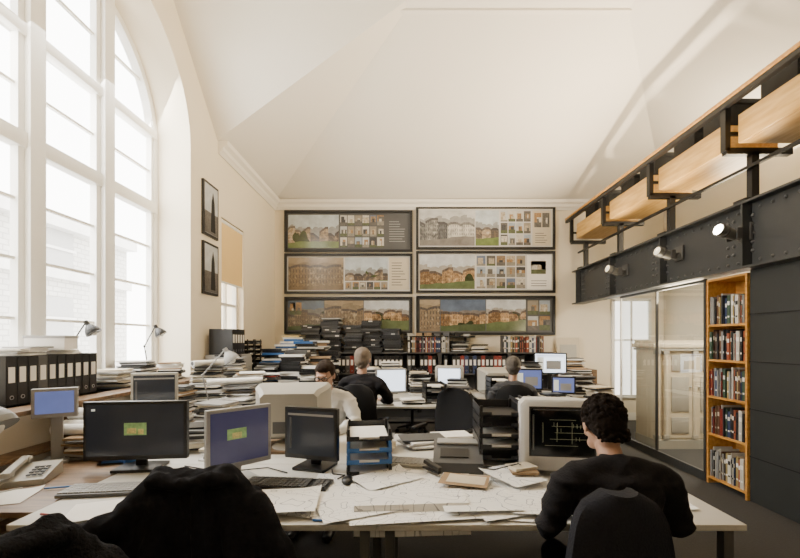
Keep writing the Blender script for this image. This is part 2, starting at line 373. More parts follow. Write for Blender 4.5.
for y in (AC-.37,AC+.37):
    part('mullion',G().box((xg+.02,y,(AB+topz(y))/2),(.13,.13,topz(y)-AB-.02),'white',bev=.012),win)
g=G()
for z,h in ((2.98,.12),(3.80,.09)): g.box((xg+.012,AC,z),(.1,2*AR-.06,h),'white',bev=.008)
part('transom',g,win)
g=G()
for (a,b) in ((AC-AR+.05,AC-.43),(AC-.31,AC+.31),(AC+.43,AC+AR-.05)):
    for z in (1.66,2.10,2.54,3.38,4.30):
        aa=a;bb=b
        if z>AS:
            hw=math.sqrt(AR*AR-(z-AS)**2)-.05; aa=max(a,AC-hw); bb=min(b,AC+hw)
        if bb-aa>.05: g.box((xg,(aa+bb)/2,z),(.03,bb-aa,.022),'white')
    for y in (a+.03,b-.03):
        z1=min(topz(y)-.04,4.8); g.box((xg+.01,y,(AB+.08+z1)/2),(.06,.05,z1-AB-.08),'white')
part('glazing_bars',g,win)
part('window_pane',G().poly([(xg-.03,p[0],p[1]) for p in arch(AC,AR-.06,AB+.08,AS,40)],'glass'),win)
w2=T('window_2','narrow window with cream roller blind','window'); w2['kind']='structure'
g=G(); x2=-2.56
for c,d in (((x2,5.68,1.53),(.06,.70,.06)),((x2,5.68,3.11),(.06,.70,.06)),((x2,5.35,2.32),(.06,.05,1.6)),((x2,6.01,2.32),(.06,.05,1.6)),((x2,5.68,2.0),(.05,.6,.04)),((x2,5.68,2.32),(.04,.03,1.6))): g.box(c,d,'white')
part('window_frame',g,w2); part('window_pane',G().poly([(x2,5.36,1.54),(x2,6.0,1.54),(x2,6.0,3.1),(x2,5.36,3.1)],'glass'),w2)
part('roller_blind',G().box((-2.455,5.68,2.69),(.006,.70,.80),'blind').cyl((-2.47,5.325,3.10),(-2.47,6.035,3.10),.03,'white').box((-2.455,5.68,2.28),(.014,.70,.025),'white'),w2)
w3=T('window_3','bright frosted window with white frame behind the glazed screen','window'); w3['kind']='structure'
g=G()
for c,d in (((4.22,7.47,.45),(.72,.06,.06)),((4.22,7.47,2.25),(.72,.06,.06)),((3.88,7.47,1.35),(.05,.06,1.8)),((4.56,7.47,1.35),(.05,.06,1.8)),((4.22,7.47,1.35),(.03,.05,1.8)),((4.22,7.47,1.5),(.66,.05,.03))): g.box(c,d,'white')
part('window_frame',g,w3); part('window_pane',G().box((4.22,7.488,1.35),(.66,.01,1.76),'frost'),w3)
g=G().box((-8.2,4.5,.9),(.4,14,6.6),'stone').box((-7.95,4.5,3.0),(.2,14,.2),'sky_p').box((-7.9,4.5,4.15),(.4,14,.25),'sky_p')
for y in (1.2,3.2,5.2,7.2,9.2):
    for z in (.2,2.0,3.6): g.box((-7.99,y,z),(.06,.8,.95),'lgrey').box((-7.95,y,z),(.06,.9,.06),'sky_p').box((-7.95,y,z-.52),(.14,1.0,.1),'sky_p')
solo('stone_building',g,'stone building across the street with sash windows','building')
solo('street_ground',G().box((-5.6,4.5,-2.45),(5.2,16,.1),'grd_p'),'grey pavement outside the windows','pavement')
sc=T('window_counter','wooden counter along the window wall with shelf below','counter')
part('counter_top',G().box((-2.345,2.8,1.065),(.185,3.8,.03),'woodedge',bev=.004),sc,label='brown wood edged top')
g=G()
for y in (.95,1.9,2.8,3.7,4.6): g.box((-2.35,y,.525),(.16,.025,1.05),'woodedge')
g.box((-2.35,2.8,.80),(.16,3.7,.02),'woodedge').box((-2.35,2.8,.40),(.16,3.7,.02),'woodedge'); part('shelf',g,sc)
# ---------------------------------------------------------------- mezzanine
bm_=T('steel_beam','dark grey riveted steel plate girder carrying the mezzanine','beam')
g=G(); g.box((3.2,2.99,2.465),(.03,8.9,.58),'steel').box((3.2,2.99,2.765),(.2,8.9,.02),'steel').box((3.2,2.99,2.17),(.2,8.9,.02),'steel')
for i in range(8):
    y=7.25-1.19*i
    if y>-1.4: g.box((3.14,y,2.465),(.09,.02,.57),'steel')
part('girder',g,bm_)
g=G(); y=2.5
while y<7.4:
    for z in (2.23,2.70): g.ball((3.183,y,z),(.014,.016,.016),'rivet',seg=8)
    y+=.12
for yy in (2.61,3.8,4.99,6.18,7.25):
    for z in (2.32,2.40,2.48,2.56,2.64):
        for dy in (-.14,-.07,.07,.14): g.ball((3.183,yy+dy,z),(.016,.018,.018),'rivet',seg=8)
part('rivets',g,bm_)
struct('floor_mezzanine',G().box((4.085,2.98,2.73),(1.54,8.8,.05),'clad').box((4.085,2.98,2.62),(1.54,8.8,.03),'white'))
rail=T('mezzanine_railing','black steel balustrade with timber handrail','railing')
part('handrail',G().box((3.0,2.98,3.735),(.07,8.9,.035),'orange',bev=.01),rail,label='timber capped handrail')
part('rail_bar',G().box((3.0,2.98,3.69),(.05,8.9,.045),'dsteel'),rail)
for i in range(5):
    y=7.25-1.16*i
    if y<2: continue
    g=G().box((3.02,y,3.48),(.05,.06,.42),'dsteel').box((3.32,y,3.27),(.62,.06,.06),'dsteel').box((3.32,y,3.44),(.62,.03,.03),'dsteel')
    g.box((3.28,y,3.02),(.07,.06,.5),'dsteel').box((3.24,y,2.80),(.18,.14,.04),'dsteel'); part('bracket',g,rail)
part('rail_bar',G().box((3.22,2.98,3.12),(.03,8.9,.03),'dsteel'),rail)
for i in range(5):
    y1=7.25-1.16*i-.08; y0=y1-.98
    if y1<2: continue
    t=T('timber_ledge','honey coloured timber ledge box on steel brackets','ledge',(3.36,(y0+y1)/2,3.465),group='mezzanine timber ledges')
    L=.98
    part('ledge_front',G().box((-.27,0,-.02),(.03,L,.26),'ply',bev=.003),t)
    part('ledge_base',G().box((0,0,-.135),(.5,L,.03),'ply').box((0,-L/2+.015,0),(.5,.03,.22),'ply').box((0,L/2-.015,0),(.5,.03,.22),'ply'),t)
    for k in range(2):
        yy=(y0+y1)/2+(-.25,.22)[k]; h=R.uniform(.46,.60)
        solo('storage_box',G().box((0,0,h/2),(.3,.34,h),'blackm',bev=.008).box((0,0,h-.03),(.32,.36,.05),'black',bev=.006),'black storage box standing in the timber ledge','box',(3.34,yy,3.346))
g=G().box((3.28,1.1,1.08),(.14,5.24,2.15),'clad')
for z in (.42,.86,1.30,1.74): g.box((3.207,1.1,z),(.008,5.24,.010),'blackm')
struct('wall_cladding',g)
def bookcase(loc,rz,w,h,d,levels,m,label):
    t=T('bookcase',label,'bookcase',loc,rz)
    g=G()
    for x in (-w/2+.011,w/2-.011): g.box((x,0,h/2),(.022,d,h),m)
    g.box((0,0,h-.011),(w-.044,d,.022),m); g.box((0,d/2-.006,h/2),(w-.044,.01,h-.04),m); part('carcass',g,t)
    for z in levels: part('shelf',G().box((0,-.006,z-.011),(w-.044,d-.012,.022),m),t)
    return t
LV=[.08,.53,.92,1.30,1.66]
bookcase((3.34,3.98,0),-math.pi/2,.5,2.13,.30,LV,'orange','tall honey wood bookcase packed with books and files')
def book_mesh(w,d,h,cm,band=None):
    g=G(); t=min(.003,w*.2)
    g.box((0,-d/2+t/2,h/2),(w,t,h),cm)
    for s in (-1,1): g.box((s*(w/2-t/2),0,h/2),(t,d,h),cm)
    g.box((0,.002,h/2),(w-2*t,d-.006,h-.008),'paper')
    if band: g.box((0,-d/2-.0006,h*.72),(w*.8,.001,h*.14),band); g.box((0,-d/2-.0006,h*.25),(w*.6,.001,h*.06),band)
    return g.mesh('book')
bookset=[]
for i in range(44):
    w=R.uniform(.007,.022) if i>10 else R.uniform(.02,.04); h=R.uniform(.25,.31); d=R.uniform(.19,.22)
    bookset.append((w,h,d,book_mesh(w,d,h,BK[i%len(BK)],R.choice(['paper','paper2','black',None]))))
CN=['black','off-white','dark red','navy blue','dark green','mustard','grey','white','brown','charcoal','rust red']
def book_row(p,dirv,length,rz,group,maxh=.32):
    p=Vector(p); dirv=Vector(dirv); u=0
    while True:
        i=R.randrange(44); w,h,d,me=bookset[i]
        if h>maxh: continue
        if u+w+.003>length: break
        solo('book',me,'%s bound %s standing upright in the row'%(CN[i%11],'book' if w>.014 else 'magazine'),'book',p+dirv*(u+w/2)+Vector((R.uniform(-.012,.012) if abs(dirv.y)>.5 else 0,R.uniform(-.012,.012) if abs(dirv.x)>.5 else 0,0)),rz,group)
        u+=w+.001
for z in LV:
    book_row((3.31,4.20,z),(0,-1,0),.44,-math.pi/2,'books on the honey wood bookcase',.32)
def file_proto(bm,label,m2='paper'):
    w,d,h=.072,.285,.315
    g=G(); g.box((0,-d/2+.002,h/2),(w,.004,h),bm); 
    for s in (-1,1): g.box((s*(w/2-.002),0,h/2),(.004,d,h),bm)
    g.box((0,.01,h/2-.005),(w-.02,d-.05,h-.03),'paper')
    t=T('lever_arch_file',label,'file',(0,0,-50)); part('cover',g,t)
    part('spine_label',G().box((0,-d/2-.0006,h*.62),(w*.6,.001,h*.32),m2),t)
    part('finger_ring',G().cyl((0,-d/2-.002,.05),(0,-d/2+.001,.05),.014,'chrome').cyl((0,-d/2-.0025,.05),(0,-d/2,.05),.009,'black'),t)
    return t
PROTOS=[file_proto(M['black'],'black lever arch file with white spine label'),file_proto(M['mgrey'],'grey lever arch file with white spine label'),file_proto(BK[2],'red lever arch file with white spine label'),file_proto(BK[3],'navy lever arch file with white spine label')]
def file_row(p,dirv,n,rz,group,kinds=(0,0,0,1),pitch=.0745,skip=.0):
    p=Vector(p); dirv=Vector(dirv)
    for i in range(n):
        if R.random()<skip: continue
        o=dup(PROTOS[R.choice(kinds)],p+dirv*(pitch*i),rz); o['group']=group
gp=T('glass_partition','frameless glazed screen with slim pale frame','glass screen')
g=G()
for y in (4.26,5.08,5.92): g.box((3.2,y,1.08),(.025,.025,2.14),'white' if y>5.5 else 'steel')
g.box((3.2,5.09,2.13),(.04,1.66,.03),'steel').box((3.2,5.09,.05),(.03,1.66,.10),'steel'); part('partition_frame',g,gp)
for a,b in ((4.28,5.06),(5.1,5.90)): part('glass_pane',G().poly([(3.2,a,.1),(3.2,b,.1),(3.2,b,2.11),(3.2,a,2.11)],'glass2'),gp)
cb=T('display_cabinet','cream wooden display cabinet with panelled doors and columns','cabinet',(4.0,5.75,0))
g=G().box((0,0,.06),(1.1,.5,.12),'beige').box((0,.02,.75),(1.08,.44,1.3),'pcream').box((0,0,1.42),(1.18,.54,.06),'pcream',bev=.01).box((0,0,1.47),(1.12,.5,.05),'pcream').box((0,0,1.37),(1.14,.52,.03),'beige')
for x in (-.52,-.40,0,.40,.52): g.cyl((x,-.225,.14),(x,-.225,1.36),.026,'pcream',seg=12).box((x,-.225,.16),(.07,.06,.05),'beige').box((x,-.225,1.33),(.07,.06,.05),'beige')
part('body',g,cb)
for s in (-1,1):
    dd=part('door',G().box((s*.20,-.212,.75),(.34,.02,1.2),'pcream').box((s*.20,-.226,.75),(.24,.012,.48),'beige',bev=.004).box((s*.20,-.226,1.18),(.24,.012,.22),'beige',bev=.004).box((s*.20,-.226,.32),(.24,.012,.22),'beige',bev=.004),cb)
    part('handle',G().ball((s*.06,-.235,.85),.014,'chrome'),dd)
for i,y in enumerate((3.72,4.62,5.75)):
    t=T('spotlight','grey metal spotlight clamped on the steel beam'+(', lit' if i==0 else ''),'spotlight',(3.18,y,2.50),group='beam spotlights')
    part('mount',G().box((-.012,0,0),(.02,.14,.16),'mgrey').cyl((-.02,0,.0),(-.12,0,-.02),.014,'mgrey').box((-.12,.06,-.02),(.05,.012,.10),'mgrey').box((-.12,-.06,-.02),(.05,.012,.10),'mgrey'),t)
    d=Vector((-.90,-.12,.26)).normalized(); c=Vector((-.19,-.0,-.0))
    part('lamp_head',G().cyl(c-d*.09,c+d*.09,.046,'lampgrey',r1=.058,seg=24).cyl(c-d*.15,c-d*.09,.030,'mgrey',seg=16).cyl(c+d*.02,c+d*.035,.062,'mgrey',seg=24),t)
    part('lens',G().cyl(c+d*.088,c+d*.093,.046,'lamp' if i==0 else 'lamp2',seg=20),t)
    ld=D.lights.new('spot_bulb','SPOT'); ld.energy=380; ld.color=(1,.81,.57); ld.spot_size=rad(135); ld.spot_blend=.9; ld.shadow_soft_size=.04
    lo=D.objects.new('spot_bulb',ld); COL.objects.link(lo); lo.parent=t; lo.location=c+d*.11; lo.rotation_euler=Vector((-.6,-.05,.8)).to_track_quat('-Z','Y').to_euler()
# ---------------------------------------------------------------- framed pictures
def panel(x0,x1,z0,z1,kind,label):
    t=T('framed_picture',label,'picture',((x0+x1)/2,YB-.03,(z0+z1)/2),group='framed project pictures on the far wall')
    w=x1-x0;h=z1-z0; f=.045; g=G()
    for c,d in (((0,0,h/2-f/2),(w,.05,f)),((0,0,-h/2+f/2),(w,.05,f)),((-w/2+f/2,0,0),(f,.05,h-2*f)),((w/2-f/2,0,0),(f,.05,h-2*f))): g.box(c,d,'black')
    part('frame',g,t)
    W=w-2*f; H=h-2*f; g=G(); g.box((0,.012,0),(W,.01,H),'mgrey' if kind in(0,4,5) else 'sky_p')
    rr=random.Random(kind*7+3)
    def rc(a,b,c,d,m,o=.001):
        yy=.007-o; X=lambda u:-W/2+u*W; Z=lambda v:-H/2+v*H
        g.poly([(X(a),yy,Z(c)),(X(b),yy,Z(c)),(X(b),yy,Z(d)),(X(a),yy,Z(d))],m)
    def thumb(u0,u1,v0,v1):
        s=rr.randrange(5); dv=v1-v0; du=u1-u0
        rc(u0,u1,v0,v1,'ts%d'%s,.001)
        if rr.random()<.4: rc(u0,u1,v0,v1,'tb%d'%rr.randrange(6),.0012)
        hz=rr.uniform(.15,.4); a=rr.uniform(0,.4); b=rr.uniform(.6,1)
        rc(u0+du*a,u0+du*b,v0+dv*hz,v0+dv*rr.uniform(.6,.92),'tb%d'%rr.randrange(6),.0014)
        rc(u0+du*rr.uniform(.3,.5),u0+du*rr.uniform(.55,.8),v0+dv*hz,v0+dv*rr.uniform(.5,.7),'tb%d'%rr.randrange(6),.0016)
        rc(u0,u1,v0,v0+dv*hz,'tg%d'%rr.randrange(3),.0018)
    def grid(a,b,c,d,nx,nz,gap=.05):
        for i in range(nx):
            for j in range(nz):
                thumb(a+(b-a)*(i+gap)/nx,a+(b-a)*(i+1-gap)/nx,c+(d-c)*(j+gap)/nz,c+(d-c)*(j+1-gap)/nz)
    def text(a,b,c,d,n,m='mgrey'):
        for i in range(n):
            v=c+(d-c)*(i+.3)/n; rc(a,a+(b-a)*rr.uniform(.6,1),v,v+(d-c)*.25/n,m,.0015)
    if kind==0: rc(.01,.42,.05,.95,'P0'); grid(.43,.79,.05,.95,6,3); rc(.8,.985,.05,.95,'mgrey'); text(.83,.96,.2,.8,9,'lgrey')
    elif kind==1: rc(.01,.42,.04,.96,'P1'); rc(.425,.6,.04,.96,'P0'); grid(.61,.84,.04,.96,4,3); rc(.85,.99,.04,.96,'paper2'); grid(.86,.98,.5,.92,2,1); text(.87,.97,.1,.4,5)
    elif kind==2: rc(.01,.46,.04,.96,'P2'); rc(.47,.82,.3,.96,'P0'); grid(.47,.82,.04,.28,6,1); rc(.83,.99,.04,.96,'paper2'); text(.85,.97,.15,.85,9)
    elif kind==3: rc(.01,.42,.04,.96,'P3'); grid(.43,.8,.04,.96,5,3); rc(.81,.99,.04,.96,'paper'); text(.84,.96,.1,.3,3); thumb(.84,.95,.45,.8)
    elif kind==4: rc(.01,.30,.04,.96,'P4'); rc(.305,.62,.04,.96,'P2'); rc(.625,.99,.04,.96,'P3'); grid(.02,.12,.5,.92,2,1)
    else: rc(.01,.16,.04,.96,'P2'); rc(.165,.5,.04,.96,'P5'); rc(.505,.8,.04,.96,'P3'); grid(.81,.985,.04,.96,2,2)
    part('printed_sheet',g,t)
panel(-2.25,.14,3.141,3.919,0,'black framed architectural picture of stone houses and thumbnails')
panel(.206,2.803,3.188,3.994,1,'black framed architectural picture of street views and photographs')
panel(-2.25,.14,2.363,3.113,2,'black framed architectural picture with curved glazed interior')
panel(.206,2.803,2.381,3.159,3,'black framed architectural picture with site plan and photos')
panel(-2.25,.14,1.613,2.306,4,'black framed architectural picture of terraced buildings at dusk')
panel(.206,2.803,1.594,2.325,5,'black framed architectural picture of lit buildings and lawn')
for (z0,z1,l) in ((2.78,3.44,'tall narrow framed photograph of a spire'),(2.06,2.70,'tall narrow framed photograph of a facade')):
    t=T('framed_photograph',l,'picture',(XL+.015,4.98,(z0+z1)/2),math.pi/2); h=z1-z0
    part('frame',G().box((0,.0,0),(.38,.03,h),'black'),t)
    part('photograph',G().box((0,-.0155,0),(.33,.002,h-.06),'ts3').box((0,-.0158,-h*.25),(.33,.002,h*.4),'tb1').prism([(-.02,-.0175,-h*.4),(.1,-.0175,-h*.4),(.08,-.0175,h*.15),(.04,-.0175,h*.36),(0,-.0175,h*.15)],(0,.001,0),'blackm'),t)
# ---------------------------------------------------------------- furniture
def desk(x0,x1,y0,y1,label,z=.75,m='desk'):
    t=T('desk',label,'desk',((x0+x1)/2,(y0+y1)/2,0)); w=x1-x0-.004; d=y1-y0-.004
    part('worktop',G().box((0,0,z-.0125),(w,d,.025),m,bev=.003),t)
    for sx in (-1,1):
        for sy in (-1,1): part('leg',G().box((sx*(w/2-.05),sy*(d/2-.05),(z-.025)/2),(.04,.04,z-.025),'mgrey'),t)
    part('apron',G().box((0,d/2-.05,z-.06),(w-.14,.02,.07),'mgrey'),t)
    return t
desk(-1.62,-.115,1.62,2.42,'pale laminate desk covered with screens and drawings')
desk(-.115,1.39,1.62,2.42,'pale laminate desk covered with large drawings')
desk(-1.62,-.115,2.42,3.2,'pale laminate desk facing the window')
desk(-.115,1.39,2.42,3.2,'pale laminate desk with boxes and papers')
desk(-2.24,-1.62,1.75,3.3,'side desk with worn wooden edge holding a telephone',.745,'woodedge')
desk(-2.24,-1.45,3.4,4.80,'side desk below the window piled with papers')
desk(-.75,.75,4.5,5.25,'pale desk in the middle row'); desk(-.75,.75,5.25,6.0,'pale desk in the rear row')
desk(.95,2.45,4.6,5.35,'pale desk in the middle row near the mezzanine'); desk(.95,2.45,5.35,6.1,'pale desk in the rear row near the mezzanine')
desk(-1.98,-1.05,5.15,6.6,'pale desk stacked with magazines')
desk(2.6,3.1,6.1,6.85,'small brown wooden side table',.8,'dwood')
def lcd(loc,rz,w,h,bottom,style='black',screen='scr_dark',icon=None,label='black flat screen monitor',tilt=0):
    t=T('computer_monitor',label,'monitor',loc,rz); bz=style; c=bottom+h/2
    part('bezel',G().box((0,0,0),(w,.035,h),bz,bev=.006).box((0,.03,0),(w*.6,.04,h*.6),bz,bev=.01),t,loc=(0,0,c),rot=(tilt,0,0))
    g=G().box((0,-.0178,.004),(w-.036,.002,h-.045),screen)
    def r(x,z,a,b,m): g.box((x,-.0195,z),(a,.0012,b),m)
    if icon=='pic': r(0,.01,.12,.07,'scr_green'); r(-.02,.0,.05,.03,'scr_yel'); r(.03,-.005,.03,.03,'scr_yel'); r(w*-.4,h*.36,.02,.012,'scr_win')
    if icon=='logo': r(-.02,.02,.1,.055,'scr_green'); r(-.02,.012,.05,.03,'scr_yel')
    if icon=='cad': r(0,h*.36,w*.86,.012,'lgrey'); r(-w*.38,0,.012,h*.6,'mgrey')
    if icon=='win': r(-.0,h*.36,w*.85,.012,'scr_blue'); r(-w*.3,0,w*.2,h*.6,'scr_win'); r(w*.1,-.02,w*.45,h*.4,'lgrey')
    part('screen',g,t,loc=(0,0,c),rot=(tilt,0,0))
    part('stand',G().box((0,.05,(bottom+h*.5)/2),(.06,.02,bottom+h*.4),bz,bev=.004),t)
    part('base',G().box((0,.04,.009),(min(.24,w*.6),.18,.018),bz,bev=.006),t)
    return t
def crt(loc,rz,w,h,screen,label,cad=False,d=.38,m='beige'):
    t=T('computer_monitor',label,'monitor',loc,rz); b=.03
    g=G(); 
    def ring(y,ww,z0,z1,k=.025): return [(-ww/2+k,y,z0),(ww/2-k,y,z0),(ww/2,y,z0+k),(ww/2,y,z1-k),(ww/2-k,y,z1),(-ww/2+k,y,z1),(-ww/2,y,z1-k),(-ww/2,y,z0+k)]
    g.loft([ring(-.02,w-.03,b+.015,b+h-.015),ring(-.005,w,b,b+h),ring(.08,w,b,b+h),ring(.12,w*.96,b+.01,b+h-.01),ring(d-.04,w*.78,b+.04,b+h-.03),ring(d,w*.72,b+.06,b+h-.05)],m); part('casing',g,t)
    part('vent_grille',G().box((0,d+.001,b+h*.3),(w*.40,.003,h*.2),'mgrey'),t)
    g=G().box((0,-.021,b+h*.56),(w*.80,.004,h*.70),'black',bev=.001).box((0,-.0235,b+h*.56),(w*.76,.003,h*.66),screen)
    if cad:
        rr=random.Random(4); W=w*.56;H=h*.40; c=b+h*.55; x0=.02
        for x in (-W/2,-W*.2,W*.12,W*.5): g.box((x0+x,-.0255,c),(.0009,.001,H*rr.uniform(.6,1)),'scr_line')
        for i in range(5): g.box((x0+rr.uniform(-.03,.03),-.0255,c-H*.45+H*.9*i/4),(W*rr.uniform(.5,1),.001,.0008),'scr_line')
        for i in range(5): 
            x=x0+rr.uniform(-W*.4,W*.4);z=c+rr.uniform(-H*.35,H*.35)
            for q in (-1,1): g.box((x+q*.009,-.0255,z),(.0008,.001,.02),'scr_line')
        g.box((0,-.0255,b+h*.87),(w*.7,.001,.006),'mgrey'); g.box((-w*.35,-.0255,c),(.008,.001,h*.5),'mgrey')
    part('screen',g,t)
    part('base',G().cyl((0,.15,0),(0,.15,.032),.13,m,r1=.10,seg=24),t)
    return t
def keyboard(loc,rz,m,km,label):
    t=T('keyboard',label,'keyboard',loc,rz)
    part('case',G().box((0,0,.011),(.44,.15,.018),m,bev=.004),t)
    g=G(); g2=G()
    for r in range(5):
        for c in range(18):
            if c!=14: (g if c<14 else g2).box((-.205+c*.0238,-.052+r*.025,.023),(.020,.021,.007),km)
    part('keys',g,t); part('number_pad',g2,t); return t
def mouse(loc,m):
    t=T('computer_mouse','small computer mouse on the desk','mouse',loc,R.uniform(-.5,.5))
    part('body',G().ball((0,0,.012),(.03,.052,.02),m),t); part('cable',G().tube([(0,.05,.008),(.02,.12,.004),(-.01,.2,.004),(.03,.27,.004)],.002,'black'),t)
def tray_stack(loc,rz,w,d,n,pitch,m,label,alt=None):
    t=T('letter_tray_stack',label,'letter trays',loc,rz)
    for i in range(n):
        z=i*pitch; mm=m if not alt or i%3!=0 else alt; g=G()
        g.box((0,0,z+.004),(w,d,.004),mm).box((-w/2+.002,0,z+.028),(.004,d,.05),mm).box((w/2-.002,0,z+.028),(.004,d,.05),mm).box((0,d/2-.002,z+.028),(w,.004,.05),mm).box((-w*.36,-d/2+.002,z+.014),(w*.28,.004,.026),mm).box((w*.36,-d/2+.002,z+.014),(w*.28,.004,.026),mm).box((0,-d/2+.002,z+.006),(w,.004,.010),mm)
        for sx in (-1,1):
            for sy in (-1,1): g.box((sx*(w/2-.012),sy*(d/2-.012),z+pitch/2),(.014,.014,pitch),mm)
        if R.random()<.7: g.box((R.uniform(-.005,.005),-.008,z+.006+.010),(w*.86,d*.9,R.uniform(.005,.014)),'paper',rot=(0,0,R.uniform(-.02,.02)))
        part('tray',g,t)
    return t
def pile(loc,rz=0,w=.3,d=.22,h=.08,label='untidy pile of papers',mats=('paper','paper','paper2','lgrey','mgrey'),n=None,name='paper_pile',cat='papers'):
    g=G(); z=0; n=n or max(2,int(h/.012))
    for i in range(n):
        t=h/n; g.box((R.uniform(-.026,.026),R.uniform(-.026,.026),z+t/2),(w*R.uniform(.78,1),d*R.uniform(.8,1),t*.94),R.choice(mats),rot=(0,0,R.uniform(-.25,.25))); z+=t
    return solo(name,g,label,cat,loc,rz)
def sheet(loc,rz,w,d,m='draw',curl=.004,label='large architectural line drawing sheet',droop=0,seed=0):
    nx,ny=22,18; vs=[]; fs=[]; rs=random.Random(seed); ca=rs.choice([-1,1]),rs.choice([-1,1])
    for j in range(ny+1):
        for i in range(nx+1):
            x=-w/2+w*i/nx; y=-d/2+d*j/ny
            z=curl*.12*(1+noise.noise(Vector((x*4+seed,y*4,seed))))
            e=max(0,(ca[0]*x/(w/2)+ca[1]*y/(d/2))/2-.7); z+=curl*22*e*e
            if droop and y<-d/2+droop:
                s=(-d/2+droop-y); y=-d/2+droop-s*.22; z-=s*.95
            vs.append((x,y,z))
    for j in range(ny):
        for i in range(nx): a=j*(nx+1)+i; fs.append((a,a+1,a+nx+2,a+nx+1))
    return solo('drawing_sheet',G().add(vs,fs,m),label,'drawing',loc,rz)
def roll(loc,rz,L,r,m='paper',label='rolled white drawing on the desk'):
    g=G().cyl((-L/2,0,r),(L/2,0,r),r,m,seg=16)
    for s in (-1,1): g.cyl((s*L/2,0,r),(s*(L/2+.001),0,r),r*.7,'mgrey',seg=12)
    return solo('paper_roll',g,label,'paper roll',loc,rz)
def lamp(loc,rz,h1,reach,m,label,sc=1.0):
    t=T('desk_lamp',label,'lamp',loc,rz)
    part('base',G().cyl((0,0,0),(0,0,.018),.075*sc,m,r1=.07*sc,seg=20).cyl((0,0,.018),(0,0,.05),.012,m),t)
    e=Vector((-reach*.35,0,h1*.62)); hd=Vector((reach*.5,0,h1))
    part('arm',G().cyl((0,-.008,.05),e+Vector((0,-.008,0)),.004,m,seg=8).cyl((0,.008,.05),e+Vector((0,.008,0)),.004,m,seg=8).ball(e,.014,m,seg=8),t)
    part('arm',G().cyl(e,hd,.006,m,seg=8).ball(hd,.013,m,seg=8),t)
    d=Vector((.5,0,-.8)).normalized(); g=G(); g.cyl(hd-d*.01,hd+d*.04,.022*sc,m,seg=16)
    prev=None
    for k in range(5):
        u=k/4; r0=.026*sc+(.075-.026)*sc*math.sin(u*math.pi/2); p=hd+d*(.03+.10*sc*u)
        if prev: g.cyl(prev[0],p,prev[1],m,r1=r0,seg=20)
        prev=(p,r0)
    part('lamp_shade',g,t)
    part('bulb',G().ball(hd+d*(.035+.09*sc),.03*sc,'white',seg=10),t)
    return t
def chair(loc,rz,m,label,back_h=.5,w=.45,arms=True,seat_z=.46,bw=.42):
    t=T('office_chair',label,'chair',loc,rz)
    part('seat',G().box((0,.0,seat_z-.035),(w,w,.07),m,bev=.025),t)
    g=G(); rings=[]
    for k in range(17):
        u=k/16; z=seat_z+.10+back_h*u; ww=bw*(.82+.18*math.sin(math.pi*min(1,u*1.05+.1)))*(1 if u<.8 else math.sqrt(max(.06,1-((u-.8)/.2)**2*.86))); yb=-w/2-.02-.03*math.sin(math.pi*u)-.04*u
        n=10; ring=[]
        for i in range(n+1): a=-1+2*i/n; ring.append((a*ww/2,yb-.03+.04*a*a,z))
        for i in range(n,-1,-1): a=-1+2*i/n; ring.append((a*ww/2,yb+.025+.04*a*a-.02*(abs(a)>.9),z))
        rings.append(ring)
    g.loft(rings,m); part('backrest',g,t)
    part('back_support',G().box((0,-w/2-.05,seat_z+.06),(.06,.02,.32),'black').box((0,-w/4,seat_z-.08),(.06,w/2+.1,.02),'black'),t)
    part('gas_stem',G().cyl((0,0,.09),(0,0,seat_z-.08),.025,'black'),t)
    if arms:
        for s in (-1,1): part('armrest',G().box((s*(w/2+.03),.0,seat_z+.2),(.05,.24,.03),'black',bev=.01).box((s*(w/2+.03),-.02,seat_z+.07),(.03,.04,.25),'black').box((s*(w/2-.03),-.02,seat_z-.06),(.14,.04,.02),'black'),t)
    for k in range(5):
        a=k*math.tau/5+.3; p=Vector((math.cos(a)*.25,math.sin(a)*.25,.07))
        part('base_leg',G().cyl((0,0,.11),p,.02,'black',r1=.013,seg=8),t)
        part('caster',G().cyl((p.x-.02*math.sin(a),p.y+.02*math.cos(a),.028),(p.x+.02*math.sin(a),p.y-.02*math.cos(a),.028),.028,'black',seg=12),t)
    return t
